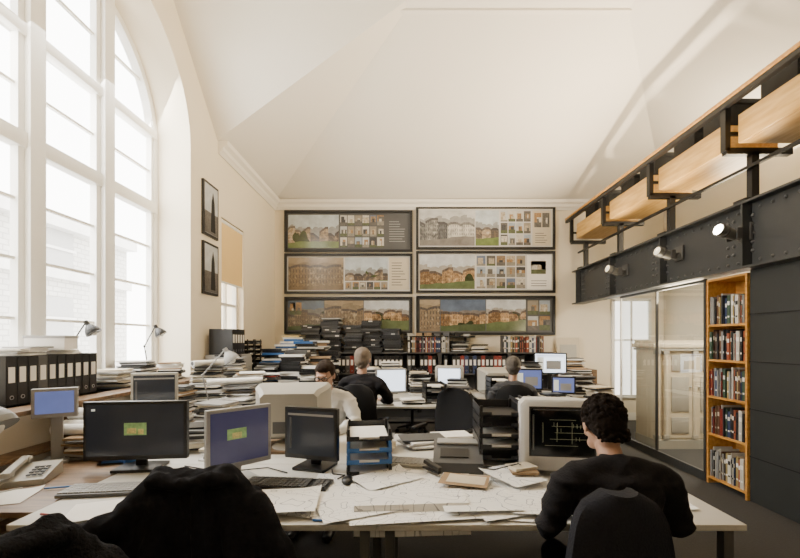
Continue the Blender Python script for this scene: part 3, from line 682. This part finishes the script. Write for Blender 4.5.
# ---------------------------------------------------------------- people
def person(loc,rz,label,shirt,hair,hairstyle,trousers='denim',arms=None,lean=.0,glasses=False,headyaw=0,headpitch=0,scale=1,vox=.006,wide=1):
    t=T('person',label,'person',loc,rz); t.scale=(scale,)*3
    L=lambda z:lean*max(0,z-.5)/.55
    sh=1.03; S=lambda x,y,z:Vector((x,y+L(z),z))
    arms=arms or [((-.27,.10,.80),(-.20,.36,.785)),((.27,.10,.80),(.20,.36,.785))]
    def torso(g,e):
        g.chain([(S(0,-.01,.50),(.165+e,.115+e,.10+e)),(S(0,0,.62),(.15+e,.105+e,.09+e)),(S(0,.0,.76),(.145*wide+e,.10+e,.09+e)),(S(0,0,.90),(.165*wide+e,.11+e,.09+e)),(S(0,-.005,.985),(.165*wide+e,.095+e,.06+e))])
        g.chain([(S(-.155*wide,0,sh-.03),.058+e),(S(0,-.01,sh+.015),.055+e),(S(.155*wide,0,sh-.03),.058+e)])
        g.chain([(S(0,-.01,sh),(.075+e,.062+e,.05)),(S(0,.0,sh+.045),(.056+e,.056+e,.03))])
    def armp(g,e,cuff):
        for s,(el,wr) in zip((-1,1),arms):
            el=S(*el);wr=S(*wr); a=S(s*.18*wide,0,sh-.045)
            g.chain([(a,.060+e),(a.lerp(el,.5),.052+e),(el,.046+e),(el.lerp(wr,.4),.042+e),(el.lerp(wr,cuff),(.030+e if cuff<1 else .026+e))])
    def legs(g,e,end):
        for s in (-1,1):
            g.chain([(Vector((s*.09,.0,.52)),.085+e),(Vector((s*.13,.42,.50)),.058+e),(Vector((s*.13,.41,.30)),.052+e),(Vector((s*.13,.38,end)),.036+e)])
    g=G(); torso(g,-.012); armp(g,-.008,1.0); legs(g,-.01,.09)
    for s in (-1,1): g.chain([(Vector((s*.13,.36,.06)),.035),(Vector((s*.14,.52,.035)),(.036,.036,.025))])
    hoff=Vector((0,-headpitch*.10,headpitch*.09))
    g.chain([(S(0,-.01,sh),.05),(S(0,.015,sh+.12)+hoff*.8,.05)])
    for s,(el,wr) in zip((-1,1),arms):
        el=S(*el);wr=S(*wr); f=(wr-el); f.z*=.2; f.normalize(); sd=Vector((f.y,-f.x,0)).normalized()*(-s)
        g.chain([(wr,.024),(wr+f*.045+Vector((0,0,-.004)),(.034,.034,.015)),(wr+f*.08+Vector((0,0,-.006)),(.036,.036,.013))])
        for q,ln in zip((-.029,-.010,.010,.028),(.058,.072,.078,.070)):
            b=wr+f*.095+sd*q+Vector((0,0,-.004)); 
            g.chain([(b-f*.02,.0095),(b+f*ln*.45+Vector((0,0,.008)),.009),(b+f*ln*.75+Vector((0,0,-.004)),.008),(b+f*ln*.92+Vector((0,0,-.018)),.0072)])
        b=wr+f*.03+sd*.03; g.chain([(b,.012),(b+f*.03+sd*.025+Vector((0,0,-.004)),.011),(b+f*.06+sd*.03+Vector((0,0,-.008)),.009)])
    hc=S(0,.035,sh+.215)+hoff; HM=Matrix.Translation(hc)@Euler((headpitch,0,headyaw)).to_matrix().to_4x4()
    def hb(g,c,r,seg=18): g.ball(HM@Vector(c),r,'skin',rot=(headpitch,0,headyaw),seg=seg)
    for c,r in (((0,-.012,.025),(.076,.094,.088)),((0,.022,-.01),(.068,.072,.085)),((0,.038,-.06),(.050,.052,.048)),((0,.072,-.088),(.022,.018,.018)),((-.03,.06,-.07),(.028,.03,.028)),((.03,.06,-.07),(.028,.03,.028)),
                ((0,.088,.022),(.052,.014,.012)),((0,.098,-.002),(.009,.012,.026)),((0,.108,-.022),(.014,.014,.011)),((-.038,.074,-.022),(.022,.018,.018)),((.038,.074,-.022),(.022,.018,.018)),((0,.085,-.05),(.026,.014,.014)),
                ((-.078,-.004,-.01),(.010,.018,.031)),((.078,-.004,-.01),(.010,.018,.031)),((0,-.04,-.06),(.05,.045,.06))): hb(g,c,r)
    body=part('body',bake(g,vox,'skin','body',3),t)
    def hp(name,gg,label=None): 
        o=part(name,gg,body,label); o.matrix_local=HM; return o
    g=G()
    for s in (-1,1): g.ball((s*.03,.083,.004),(.013,.010,.010),'eye').ball((s*.03,.0915,.003),(.0055,.003,.0055),'iris')
    hp('eyes',g)
    g=G()
    for s in (-1,1): g.cyl((s*.014,.098,.023),(s*.048,.086,.026),.0045,hair,r1=.003,seg=8)
    hp('eyebrows',g); hp('mouth',G().ball((0,.0965,-.047),(.024,.006,.0045),'lip').ball((0,.0955,-.054),(.02,.006,.005),'lip'))
    if glasses:
        g=G()
        for s in (-1,1):
            pts=[(s*.032+.023*math.cos(a),.109,.003+.017*math.sin(a)) for a in [i*math.tau/12 for i in range(13)]]
            g.tube(pts,.003,'black',6); g.cyl((s*.055,.105,.006),(s*.083,-.0,.006),.0025,'black',seg=6)
        g.cyl((-.011,.110,.006),(.011,.110,.006),.003,'black',seg=6); hp('glasses',g)
    g=G(); rr=random.Random(11)
    g.ball((0,-.022,.036),(.083,.097,.090),'skin',seg=18); g.ball((0,-.05,-.01),(.078,.068,.075),'skin',seg=18); g.ball((0,-.062,-.055),(.055,.040,.045),'skin',seg=14); g.ball((0,.026,.076),(.066,.062,.046),'skin',seg=14)
    for s in (-1,1): g.ball((s*.070,-.002,.035),(.016,.036,.042),'skin',seg=10)
    if hairstyle=='curly':
        for i in range(620):
            v=Vector((rr.gauss(0,1),rr.gauss(0,1),rr.gauss(0,1))).normalized()
            p=Vector((v.x*.086,-.026+v.y*.096,.034+v.z*.090))
            if p.y>.045 and p.z<.055: continue
            if p.z<-.045: p.y=min(p.y,-.05)
            g.ball(p,rr.uniform(.005,.012),'skin',seg=8)
        for i in range(110): g.ball((rr.uniform(-.066,.066),-.072-rr.uniform(0,.022),rr.uniform(-.095,-.02)),rr.uniform(.006,.011),'skin',seg=8)
        hm=bake(g,.0035,hair,'hair',1)
    else: hm=bake(g,.006,hair,'hair',2,(.004,(40,40,15)))
    hp('hair',hm)
    g=G(); torso(g,.006); armp(g,.008,.93)
    part('sweater' if shirt=='sweater' else 'shirt',bake(g,.008,shirt,'shirt',4,(.010,(8,8,15)),fold),body)
    g=G(); legs(g,.006,.14); g.chain([(Vector((-.07,0,.50)),.105),(Vector((.07,0,.5)),.105)])
    part('trousers',bake(g,.010,trousers,'trousers',3,(.006,(12,12,12))),body)
    for s in (-1,1):
        g=G().chain([(Vector((s*.13,.35,.055)),(.043,.045,.05)),(Vector((s*.14,.45,.045)),(.045,.045,.04)),(Vector((s*.14,.55,.035)),(.042,.04,.03))]); part('shoe',bake(g,.008,'black','shoe',2),body)
    return t
# ---------------------------------------------------------------- front desk contents
Z=.75
lcd((-1.54,2.30,Z),.10,.56,.335,.065,'black','scr_dark','pic','wide black flat screen showing small picture on dark desktop')
lcd((-.87,2.10,Z),.80,.34,.31,.09,'lgrey','scr_violet','logo','silver flat screen with violet desktop turned sideways')
lcd((-.54,2.32,Z),-.30,.34,.30,.06,'black','scr_dark','cad','black flat screen with dark drawing window')
keyboard((-1.44,1.98,Z),.12,'mgrey','lgrey','grey keyboard in front of the wide monitor')
keyboard((-.60,2.05,Z),-.10,'black','mgrey','black keyboard in front of the black monitor')
keyboard((.02,2.42,Z),-.2,'beige','lgrey','beige keyboard on the shared desk')
mouse((-.30,2.08,Z+.01),'black'); mouse((-1.12,1.93,Z),'lgrey')
tray_stack((-.215,2.36,Z),.12,.25,.32,4,.064,'blue','stack of blue and black letter trays','black')
tray_stack((.56,2.45,Z),-.05,.25,.33,6,.062,'black','tall stack of black letter trays')
crt((.86,2.20,Z),-.12,.44,.39,'scr_black','white all in one computer showing drawing lines',True,m='sky_p')
crt((-.80,2.92,Z+.02),math.pi+.10,.52,.39,'scr_black','large beige monitor seen from behind',d=.26)
solo('monitor_riser',G().box((0,0,.01),(.4,.4,.02),'woodedge'),'flat wooden riser under a beige monitor','riser',(-.80,2.82,Z))
pr=T('label_printer','grey desktop printer with sloping lid','printer',(.31,2.36,Z),-.1)
part('body',G().prism([(-.14,-.12,0),(-.14,.12,0),(-.14,.12,.13),(-.14,.02,.135),(-.14,-.12,.06)],(.28,0,0),'mgrey'),pr)
part('lid',G().box((0,.06,.137),(.24,.11,.012),'lgrey',bev=.004),pr); part('panel',G().box((-.02,-.055,.1),(.16,.07,.006),'black',rot=(.49,0,0)),pr)
SH=[(-.05,1.98,.05,.84,.55,'draw'),(.42,1.90,-.12,.70,.50,'draw'),(-.40,1.86,-.25,.52,.38,'draw2'),(.10,1.85,.12,.70,.44,'draw'),(.50,1.84,.30,.46,.32,'draw2'),(-.18,1.82,.40,.44,.31,'draw'),(.20,2.04,-.30,.44,.31,'draw'),(.66,1.79,-.1,.38,.27,'draw'),(-.10,2.10,.6,.32,.23,'draw2'),(.33,1.80,.05,.34,.24,'draw2'),(-.58,1.79,.1,.38,.27,'draw')]
for k,(x,y,a,w_,d_,mm) in enumerate(SH): sheet((x,y,Z+.002+.0032*k),a,w_,d_,mm,.005+.001*(k%3),'large white drawing sheet overlapping others on the desk',seed=k+1)
sheet((.03,1.745,Z+.040),.07,.50,.30,'draw',.004,'plan sheet hanging over the desk edge',droop=.13,seed=14)
sheet((.30,2.02,Z+.044),-.3,.24,.17,'card',.003,'small brown printed page with picture',seed=5)
sheet((.31,2.02,Z+.047),-.3,.19,.12,'paper2',.001,'cream photo print lying on a page',seed=6)
sheet((-1.0,1.82,Z+.004),-.3,.42,.297,'draw2',.006,'loose drawing page beside the keyboard',seed=16)
sheet((-1.30,1.76,Z+.010),.4,.30,.21,'paper',.006,'small white note sheet on the desk',seed=17)
sheet((1.18,1.98,Z+.002),-.2,.30,.42,'draw',.006,'line drawing beside the computer',seed=7)
sheet((.56,2.10,Z+.042),.5,.21,.297,'draw2',.006,'small drawing sheet under the computer',seed=8)
pile((.62,2.12,Z+.050),.2,.16,.12,.03,'small stack of notes on the drawings',mats=('card','paper','paper2'))
pile((-.22,2.75,Z),.1,.3,.22,.10); pile((.15,2.85,Z),.4,.32,.24,.06); pile((.75,2.85,Z),0,.3,.26,.12); pile((1.15,2.7,Z),.2,.3,.22,.16,'stack of coloured folders',mats=('blue','paper','card','black'))
pile((-1.42,2.78,Z),.2,.32,.25,.16,'untidy pile of papers and folders',mats=('paper','black','mgrey','paper2')); pile((.32,3.0,Z),.2,.3,.2,.05); pile((-1.15,2.55,Z),-.2,.26,.2,.08)
file_row((.86,3.02,Z),(1,0,0),5,0,'files standing on the far front desk',(0,0,1))
mg=T('mug','white coffee mug on the desk','mug',(1.18,2.3,Z)); part('cup',G().cyl((0,0,0),(0,0,.09),.036,'white',r1=.04,seg=20).cyl((0,0,.0901),(0,0,.0905),.035,'dwood',seg=20),mg); part('handle',G().tube([(.038,0,.07),(.062,0,.065),(.062,0,.03),(.038,0,.02)],.005,'white'),mg)
sp=T('stapler','black stapler on the desk','stapler',(.15,2.18,Z+.036),.6); part('base',G().box((0,0,.006),(.035,.14,.012),'black',bev=.003),sp); part('arm',G().box((0,0,.032),(.03,.13,.022),'black',rot=(.12,0,0),bev=.005),sp)
for x,y,m,l in ((-.9,1.66,'red','red pencil'),(-.32,1.65,'blue','blue pen'),(.98,1.72,'black','black pen'),(-1.25,1.92,'scr_yel','yellow highlighter pen'),(-1.75,2.02,'blue','blue pen'),(-1.5,1.70,'red','red pen')):
    a=R.uniform(-1,1); t=T('pen',l+' lying on the desk','pen',(x,y,Z+.006),a); part('barrel',G().cyl((-.06,0,0),(.06,0,0),.0045,m,seg=10),t); part('tip',G().cyl((.06,0,0),(.073,0,0),.0045,'chrome',r1=.001,seg=8),t)
def cable(pts,label):
    solo('cable',G().tube(pts,.0035,'black',6),label,'cable')
cable([(-1.30,2.36,.757),(-1.15,2.30,.757),(-1.05,2.38,.757),(-.95,2.28,.757),(-.80,2.33,.757),(-.66,2.24,.757)],'black cable trailing between the monitors')
cable([(-.42,2.30,.757),(-.40,2.22,.757),(-.33,2.20,.757),(-.36,2.14,.757)],'black cable beside the letter trays')
cable([(.66,2.20,.80),(.60,2.12,.845),(.48,2.16,.80),(.40,2.2,.80)],'black cable looping over the papers')
ph=T('telephone','beige desk telephone with handset','telephone',(-2.02,2.16,.745),.35)
part('base',G().prism([(-.1,-.11,0),(-.1,.11,0),(-.1,.11,.07),(-.1,-.11,.03)],(.2,0,0),'beige'),ph)
part('handset',G().box((-.06,0,.085),(.04,.2,.022),'beige',rot=(.18,0,0),bev=.008).box((-.06,-.09,.062),(.05,.05,.03),'beige',bev=.01).box((-.06,.09,.093),(.05,.05,.03),'beige',bev=.01),ph)
g=G()
for i in range(4):
    for j in range(3): g.box((.02+j*.025,-.07+i*.03,.046+i*.0055),(.018,.016,.006),'mgrey')
part('keypad',g,ph); part('cord',G().tube([(-.06,-.11,.03),(-.10,-.16,.006),(-.04,-.19,.006),(.03,-.15,.006)],.004,'beige'),ph)
pile((-1.78,2.5,.745),.3,.2,.16,.06,'pile of notebooks on the side desk',mats=('blue','black','paper','red')); pile((-2.0,2.62,.745),0,.32,.24,.14,'pile of papers and magazines',mats=('paper','card','lgrey','mgrey'))
sheet((-1.95,1.9,.748),.3,.3,.21,'paper',.006,'loose white sheet of paper',seed=9)
for i,(y,z,r) in enumerate(((2.70,.885,.04),(2.79,.885,.04),(2.745,.958,.04),(2.61,.885,.035))): roll((-1.98,y,z),.05,.6,r)
pot=T('pen_pot','blue pen holder full of pens','pen holder',(-1.66,2.42,.745)); part('cup',G().cyl((0,0,0),(0,0,.09),.035,'blue',seg=16),pot)
for i in range(6):
    a=i*1.05; part('pen',G().cyl((.015*math.cos(a),.015*math.sin(a),.02),(.035*math.cos(a),.035*math.sin(a),.15),.004,('red','black','chrome')[i%3],seg=8),pot)
lcd((-2.15,2.46,.745),.55,.22,.18,.28,'lgrey','scr_blue',None,'small grey monitor with blue screen')
lcd((-1.95,3.12,.745),.30,.32,.32,.18,'beige','scr_dark','cad','cream framed monitor facing the room')
lamp((-2.12,1.92,.745),.0,.46,.14,'lampgrey','grey dome shaded desk lamp at the window end',1.25)
# sill
file_row((-2.66,2.56,1.08),(0,1,0),10,math.pi/2,'files on the window sill',(0,0,0,0,1))
pile((-2.63,2.75,1.396),.1,.22,.22,.06,'papers lying on top of the files',mats=('paper','paper','lgrey')); pile((-2.63,3.05,1.396),.5,.2,.26,.03,'papers lying on top of the files',mats=('paper','lgrey'))
solo('storage_box',G().box((0,0,.05),(.24,.2,.10),'paper').box((0,0,.095),(.25,.21,.02),'lgrey'),'white paper box lying on the files','box',(-2.63,2.98,1.428),.3)
pile((-2.58,3.55,1.08),.1,.28,.22,.16,'papers on the window sill',mats=('paper','black','lgrey','paper2')); 
lamp((-2.74,3.33,1.08),.3,.57,.14,'black','black adjustable lamp on the window sill',.8)
lamp((-2.74,4.28,1.08),.3,.57,.12,'black','black adjustable lamp on the window sill',.8)
lamp((-1.86,3.85,.75),.2,.66,.24,'lgrey','pale angled lamp over the side desk',1.0)
pile((-2.60,3.88,1.08),.1,.28,.22,.22,'box files and papers on the window sill',mats=('paper','black','lgrey','mgrey')); pile((-2.54,4.32,1.08),.2,.24,.2,.18,'papers on the window sill',mats=('paper','black','card'))
for i,(x,y,h) in enumerate(((-1.66,3.56,.20),(-1.66,4.06,.30),(-2.05,4.20,.48),(-1.70,4.40,.40),(-2.02,4.60,.58),(-2.08,3.60,.34))): pile((x,y,.75),R.uniform(-.3,.3),.31,.23,h,'tall pile of papers and magazines',mats=('paper','black','card','mgrey','paper','lgrey') if i%2 else ('paper','paper2','lgrey','black','black'))
pile((-1.60,4.68,.75),.2,.28,.2,.36,'pile of coloured folders',mats=('blue','paper','black','mgrey','red'))
roll((-1.72,4.03,1.052),.5,.5,.03); roll((-1.70,4.11,1.052),.5,.45,.03); roll((-2.04,4.24,1.232),1.2,.5,.03)
# rear left
fc=T('filing_cabinet','grey metal filing cabinet','filing cabinet',(-2.215,5.04,0),math.pi/2)
part('body',G().box((0,0,.66),(.42,.40,1.32),'lgrey',bev=.005),fc)
for i in range(4):
    dr=part('drawer',G().box((0,-.205,.17+.32*i),(.4,.012,.30),'lgrey'),fc); part('handle',G().box((0,-.218,.2+.32*i),(.1,.015,.015),'chrome'),dr)
file_row((-2.24,4.90,1.32),(0,1,0),5,math.pi/2,'files on the filing cabinet',(0,))
for i in range(2): tray_stack((-2.26,5.50+.27*i,1.02),math.pi/2,.24,.30,7,.07,'black','black letter trays below the blind')
solo('low_cupboard',G().box((0,0,.51),(.36,.62,1.02),'white',bev=.004).box((.185,-.155,.52),(.01,.29,.94),'white').box((.185,.155,.52),(.01,.29,.94),'white'),'low white cupboard under the narrow window','cupboard',(-2.25,5.63,0))
for i,(x,y,h,m) in enumerate(((-1.82,5.30,.52,('paper','lgrey','black')),(-1.50,5.32,.62,('paper','black','black')),(-1.20,5.32,.42,('black','paper','black')),(-1.82,5.62,.66,('paper','blue','black')),(-1.5,5.68,.68,('black','mgrey','paper')),(-1.20,5.75,.60,('black','card','paper')),(-1.80,6.05,.76,('red','paper','blue','card')),(-1.48,6.1,.74,('blue','paper','black')),(-1.80,6.42,.84,('paper','scr_yel','red','blue')),(-1.45,6.45,.80,('paper','card','black')),(-1.18,6.2,.68,('black','black','paper')))):
    nn=int(h/.028); z=.75; dx=0
    for k in range(nn):
        tt=R.uniform(.016,.036); g=G(); mm=R.choice(m); dx+=R.uniform(-.010,.010)
        g.box((0,0,.002),(.30,.22,.003),mm).box((0,0,tt-.003),(.30,.22,.003),mm).box((.002,0,tt/2),(.29,.212,tt-.006),'paper' if R.random()<.5 else 'mgrey').box((0,-.1085,tt/2),(.30,.003,tt),mm)
        solo('magazine',g,'magazine in a tall stack on the desk','magazine',(x+dx+R.uniform(-.02,.02),y+R.uniform(-.02,.02),z),R.uniform(-.3,.3),'stacked magazines'); z+=tt+.0005
# ---------------------------------------------------------------- back wall
for x in (-1.25,0,1.25,2.28):
    bookcase((x,7.32,0),0,1.24 if x<2 else .80,1.28,.33,[.06,.46,.90],'mgrey','low dark bookcase along the far wall full of files')
for x0,n in ((-1.80,15),(-.55,15),(.70,15),(1.93,9)):
    file_row((x0+.03,7.31,.901),(1,0,0),n,0,'files in the low bookcase',(0,0,0,1,3,0,2),skip=.12)
book_row((.05,7.25,1.281),(1,0,0),.75,0,'books on top of the low bookcase',.28)
pile((.98,7.28,1.281),.1,.3,.22,.2,'stack of drawings on the low bookcase',mats=('paper','black','mgrey','card')); pile((1.35,7.28,1.281),-.2,.3,.22,.14,'stack of drawings on the low bookcase',mats=('paper','black','paper2'))
book_row((1.75,7.25,1.281),(1,0,0),.75,0,'books on top of the low bookcase',.3)
for i,x in enumerate([-1.68,-1.32,-.95,-.58,-.21]):
    z=1.281; n=(14,18,15,18,14)[i]; dx=0
    for k in range(n):
        tt=R.uniform(.022,.042); g=G(); mm='black' if R.random()<.9 else 'mgrey'; dx+=R.uniform(-.010,.010)
        g.box((0,0,.003),(.34,.27,.005),mm).box((0,0,tt-.003),(.34,.27,.005),mm).box((.0,.004,tt/2),(.325,.255,tt-.008),'paper' if R.random()<.2 else 'mgrey').box((-.168,0,tt/2),(.004,.27,tt),mm)
        if R.random()<.80: g.box((0,-.133,tt/2),(.34,.003,tt),mm)
        if R.random()<.3: g.box((R.uniform(-.1,.1),-.1352,tt/2),(.07,.001,tt*.6),'paper')
        solo('portfolio_folder',g,'black portfolio folder in a tall stack','folder',(x+dx+R.uniform(-.022,.022),7.29+R.uniform(-.02,.02),z),R.uniform(-.18,.18),'stacked black portfolios'); z+=tt+.0005
sh=T('wall_shelf','thin black wall shelf with small objects','shelf',(.62,7.36,1.56)); part('board',G().box((0,0,0),(1.3,.24,.025),'black'),sh)
for x in (-.5,.5): part('bracket',G().box((x,.05,-.06),(.02,.15,.1),'black'),sh)
for i in range(7):
    pile((.1+.17*i,7.34,1.573),R.uniform(-.3,.3),.12,.12,R.uniform(.03,.08),'small box on the wall shelf',mats=('card','black','beige','mgrey'),n=1,name='small_box',cat='box')
solo('plan_chest',G().box((0,0,.49),(.62,.45,.98),'dwood',bev=.005).box((0,-.23,.75),(.56,.01,.16),'woodedge').box((0,-.23,.5),(.56,.01,.16),'woodedge').box((0,-.23,.25),(.56,.01,.16),'woodedge'),'brown wooden plan chest by the far wall','chest',(3.06,7.24,0))
solo('leaning_board',G().box((0,0,.28),(.42,.02,.56),'paper2',rot=(-.12,0,0)).box((0,-.012,.28),(.3,.012,.3),'beige',rot=(-.12,0,0)),'cream board leaning against the far wall','board',(3.02,7.41,.985))
pile((3.0,7.2,.98),0,.36,.26,.2,'pile of files on the plan chest',mats=('black','mgrey','paper','card'))
# middle rows
lcd((-.17,4.90,Z),.25,.38,.30,.10,'lgrey','scr_white',None,'flat screen with bright white window')
lcd((1.55,5.02,Z),-.15,.34,.27,.12,'black','scr_blue','win','black flat screen with blue desktop')
lcd((2.16,5.95,Z),-.3,.46,.32,.24,'black','scr_white','win','wide flat screen with bright window')
lcd((1.96,4.95,Z),-.3,.28,.22,.08,'black','scr_blue','win','flat screen with open document')
crt((.62,5.6,Z),-.15,.40,.36,'scr_white','beige monitor with pale screen')
crt((1.22,5.6,Z),math.pi,.42,.34,'scr_black','beige monitor seen from behind')
tray_stack((.35,4.85,Z),.1,.25,.32,4,.06,'black','black letter trays on the middle desk')
tray_stack((1.15,4.95,Z),.0,.25,.32,5,.06,'black','black letter trays on the middle desk')
for x,y,h in ((-.55,4.85,.24),(.1,4.72,.06),(.62,4.7,.2),(.2,5.5,.32),(-.5,5.5,.38),(-.2,5.7,.44),(1.55,5.65,.38),(2.3,5.2,.28),(2.25,5.5,.3),(1.40,4.75,.08),(2.3,4.75,.2),(1.80,5.75,.44),(.65,5.05,.26),(1.75,4.72,.12)): pile((x,y,Z),R.uniform(-.4,.4),.28,.2,h,mats=('paper','mgrey','black','paper2','paper','black'))
pile((2.8,6.4,.8),.1,.3,.3,.24,'folders on the side table',mats=('black','card','paper')); 
keyboard((-.35,4.62,Z),.1,'lgrey','white','pale keyboard on the middle desk')
file_row((-.68,5.85,Z),(1,0,0),5,0,'files on the rear desk',(0,0,3)); file_row((1.1,5.95,Z),(1,0,0),5,0,'files on the rear desk',(0,1,3)); file_row((-.0,5.88,Z),(1,0,0),5,0,'files on the rear desk',(0,0,1))
# ---------------------------------------------------------------- chairs & people
chair((.625,1.44,0),.05,'fabricb','dark navy office chair behind the man in charcoal',.49,.42,False,bw=.33)
person((.835,1.53,0),-.02,'man in charcoal sweater seated with his back turned, arms on desk','sweater','hairdk','curly',lean=.07,headpitch=-.45,headyaw=-.05,arms=[((-.28,.02,.80),(-.19,.28,.79)),((.275,.04,.80),(.14,.28,.79))],scale=.95,wide=1.12)
chair((-.66,3.50,0),math.pi,'fabric','black office chair behind the far desk')
person((-.66,3.52,0),math.pi-.1,'man in white shirt and glasses seated looking down at desk','shirtw','hairbr','short',glasses=True,lean=.06,headpitch=-.30,headyaw=-.05,arms=[((-.27,.10,.83),(-.17,.30,.785)),((.27,.10,.83),(.17,.30,.785))],scale=.99,vox=.006)
chair((-.46,4.22,0),-.1,'fabric','black office chair at the middle desk')
person((-.46,4.24,0),-.1,'person in black top seated with back turned at bright screen','sweater','hairbl','short',lean=.02,arms=[((-.27,.10,.83),(-.17,.34,.785)),((.27,.10,.83),(.17,.34,.785))],scale=1.04,vox=.007)
chair((1.14,4.22,0),-.2,'fabric','black office chair near the mezzanine')
person((1.14,4.24,0),-.3,'person in grey top seated with back turned','shirtg','hairgr','short',lean=.1,arms=[((-.27,.10,.83),(-.17,.34,.785)),((.27,.10,.83),(.17,.34,.785))],scale=.97,vox=.007)
chair((.36,3.78,0),2.6,'fabric','empty black office chair between the desk rows',.46)
chair((.12,6.55,0),.4,'fabric','empty black office chair near the far wall',.5)
chair((1.02,3.54,0),3.3,'fabric','empty black office chair between the desk rows',.34)
chair((.10,1.12,0),.1,'fabric','empty black office chair at the front desk',.30,.44,False,bw=.42)
def jacket_chair(loc,rz,w,top,m,label,jl,wr,slope=.05,sleeve=0):
    t=chair(loc,rz,'fabric',label,back_h=top-.64,w=.42,bw=w-.12,arms=False)
    g=G(); yb=-.28; hh=w/2
    g.chain([((-hh+.06,yb,top-.07-slope),.04),((-.09,yb,top-.035),.04),((0,yb-.01,top-.045),.04),((.09,yb,top-.03),.04),((hh-.06,yb,top-.07-slope),.04)])
    for k in range(9):
        u=k/8; x=-hh+.06+(w-.12)*u; dz=.03*math.cos(3*u+1); zt=top-.07-slope*abs(2*u-1); ff=.022*math.sin(u*19)
        g.chain([((x,yb-.015,zt),.038),((x*1.10,yb-.04+ff,top-.30),.032),((x*1.25,yb-.05+ff,top-.64+dz),.030)])
        g.chain([((x,yb+.03,zt),.036),((x,yb+.06,top-.34),.030)])
    for s in (-1,1):
        g.chain([((s*(hh-.05),yb,top-.08-slope),.046),((s*(hh+.03),yb-.035,top-.26),.044),((s*(hh+.08),yb-.03,top-.46),.040),((s*(hh+.07),yb+.01,top-.62),.034)])
    if sleeve: g.chain([((-hh+.02,yb-.04,top-.10-slope),.045),((-hh-.10,yb-.06,top-.20),.048),((-hh-.18,yb-.05,top-.36),.044),((-hh-.18,yb-.03,top-.56),.038)])
    g.chain([((-.12,yb-.02,top-.035),.018),((-.08,yb-.05,top-.018),.020),((-.02,yb-.055,top-.038),.020),((.05,yb-.055,top-.022),.020),((.12,yb-.03,top-.035),.018)])
    g.chain([((.03,yb-.055,top-.05),.02),((.05,yb-.07,top-.3),.018),((.04,yb-.085,top-.6),.016)])
    j=T('jacket',jl,'jacket',loc,rz); part('jacket_body',bake(g,.006,m,'jacket_body',3,wr,crease),j)
    return t
jacket_chair((-.70,1.50,0),.18,.45,1.11,'jacket','black office chair pushed to the front desk','black jacket draped over the chair back with creased folds',(.009,(12,12,6)),.05,1)
jacket_chair((-1.06,1.02,0),.80,.46,1.10,'knit','office chair with fleece over it','black fleece draped over the chair back',(.009,(13,13,6)),.06)
for p in PROTOS:
    for c in list(p.children): D.objects.remove(c)
    D.objects.remove(p)
# ---------------------------------------------------------------- light
def area(name,loc,target,sx,sy,e,col):
    l=D.lights.new(name,'AREA'); l.shape='RECTANGLE'; l.size=sx; l.size_y=sy; l.energy=e; l.color=col
    o=D.objects.new(name,l); COL.objects.link(o); o.location=loc; o.rotation_euler=(Vector(target)-Vector(loc)).to_track_quat('-Z','Y').to_euler(); return o
area('mezzanine_uplight',(4.1,4.8,3.0),(1.8,4.8,5.0),.6,3.6,190,(1,.82,.56))
area('window_daylight',(-3.25,3.4,3.3),(.2,3.6,.6),2.1,2.6,240,(1,.98,.93))
area('partition_downlight',(4.1,4.9,2.55),(4.1,5.3,0),.5,1.0,100,(1,.92,.76))
wd=D.worlds.new('World'); C.scene.world=wd; wd.use_nodes=True
bg=wd.node_tree.nodes['Background']; bg.inputs[0].default_value=(1,.985,.94,1); bg.inputs[1].default_value=13
cam=D.cameras.new('Camera'); cam.lens=18; cam.sensor_width=36; cam.shift_x=-.00625; cam.shift_y=.07625; cam.clip_start=.05
co=D.objects.new('Camera',cam); COL.objects.link(co); co.location=(0,0,1.5); co.rotation_euler=(math.pi/2,0,0); C.scene.camera=co
print('done',time.time()-T0)
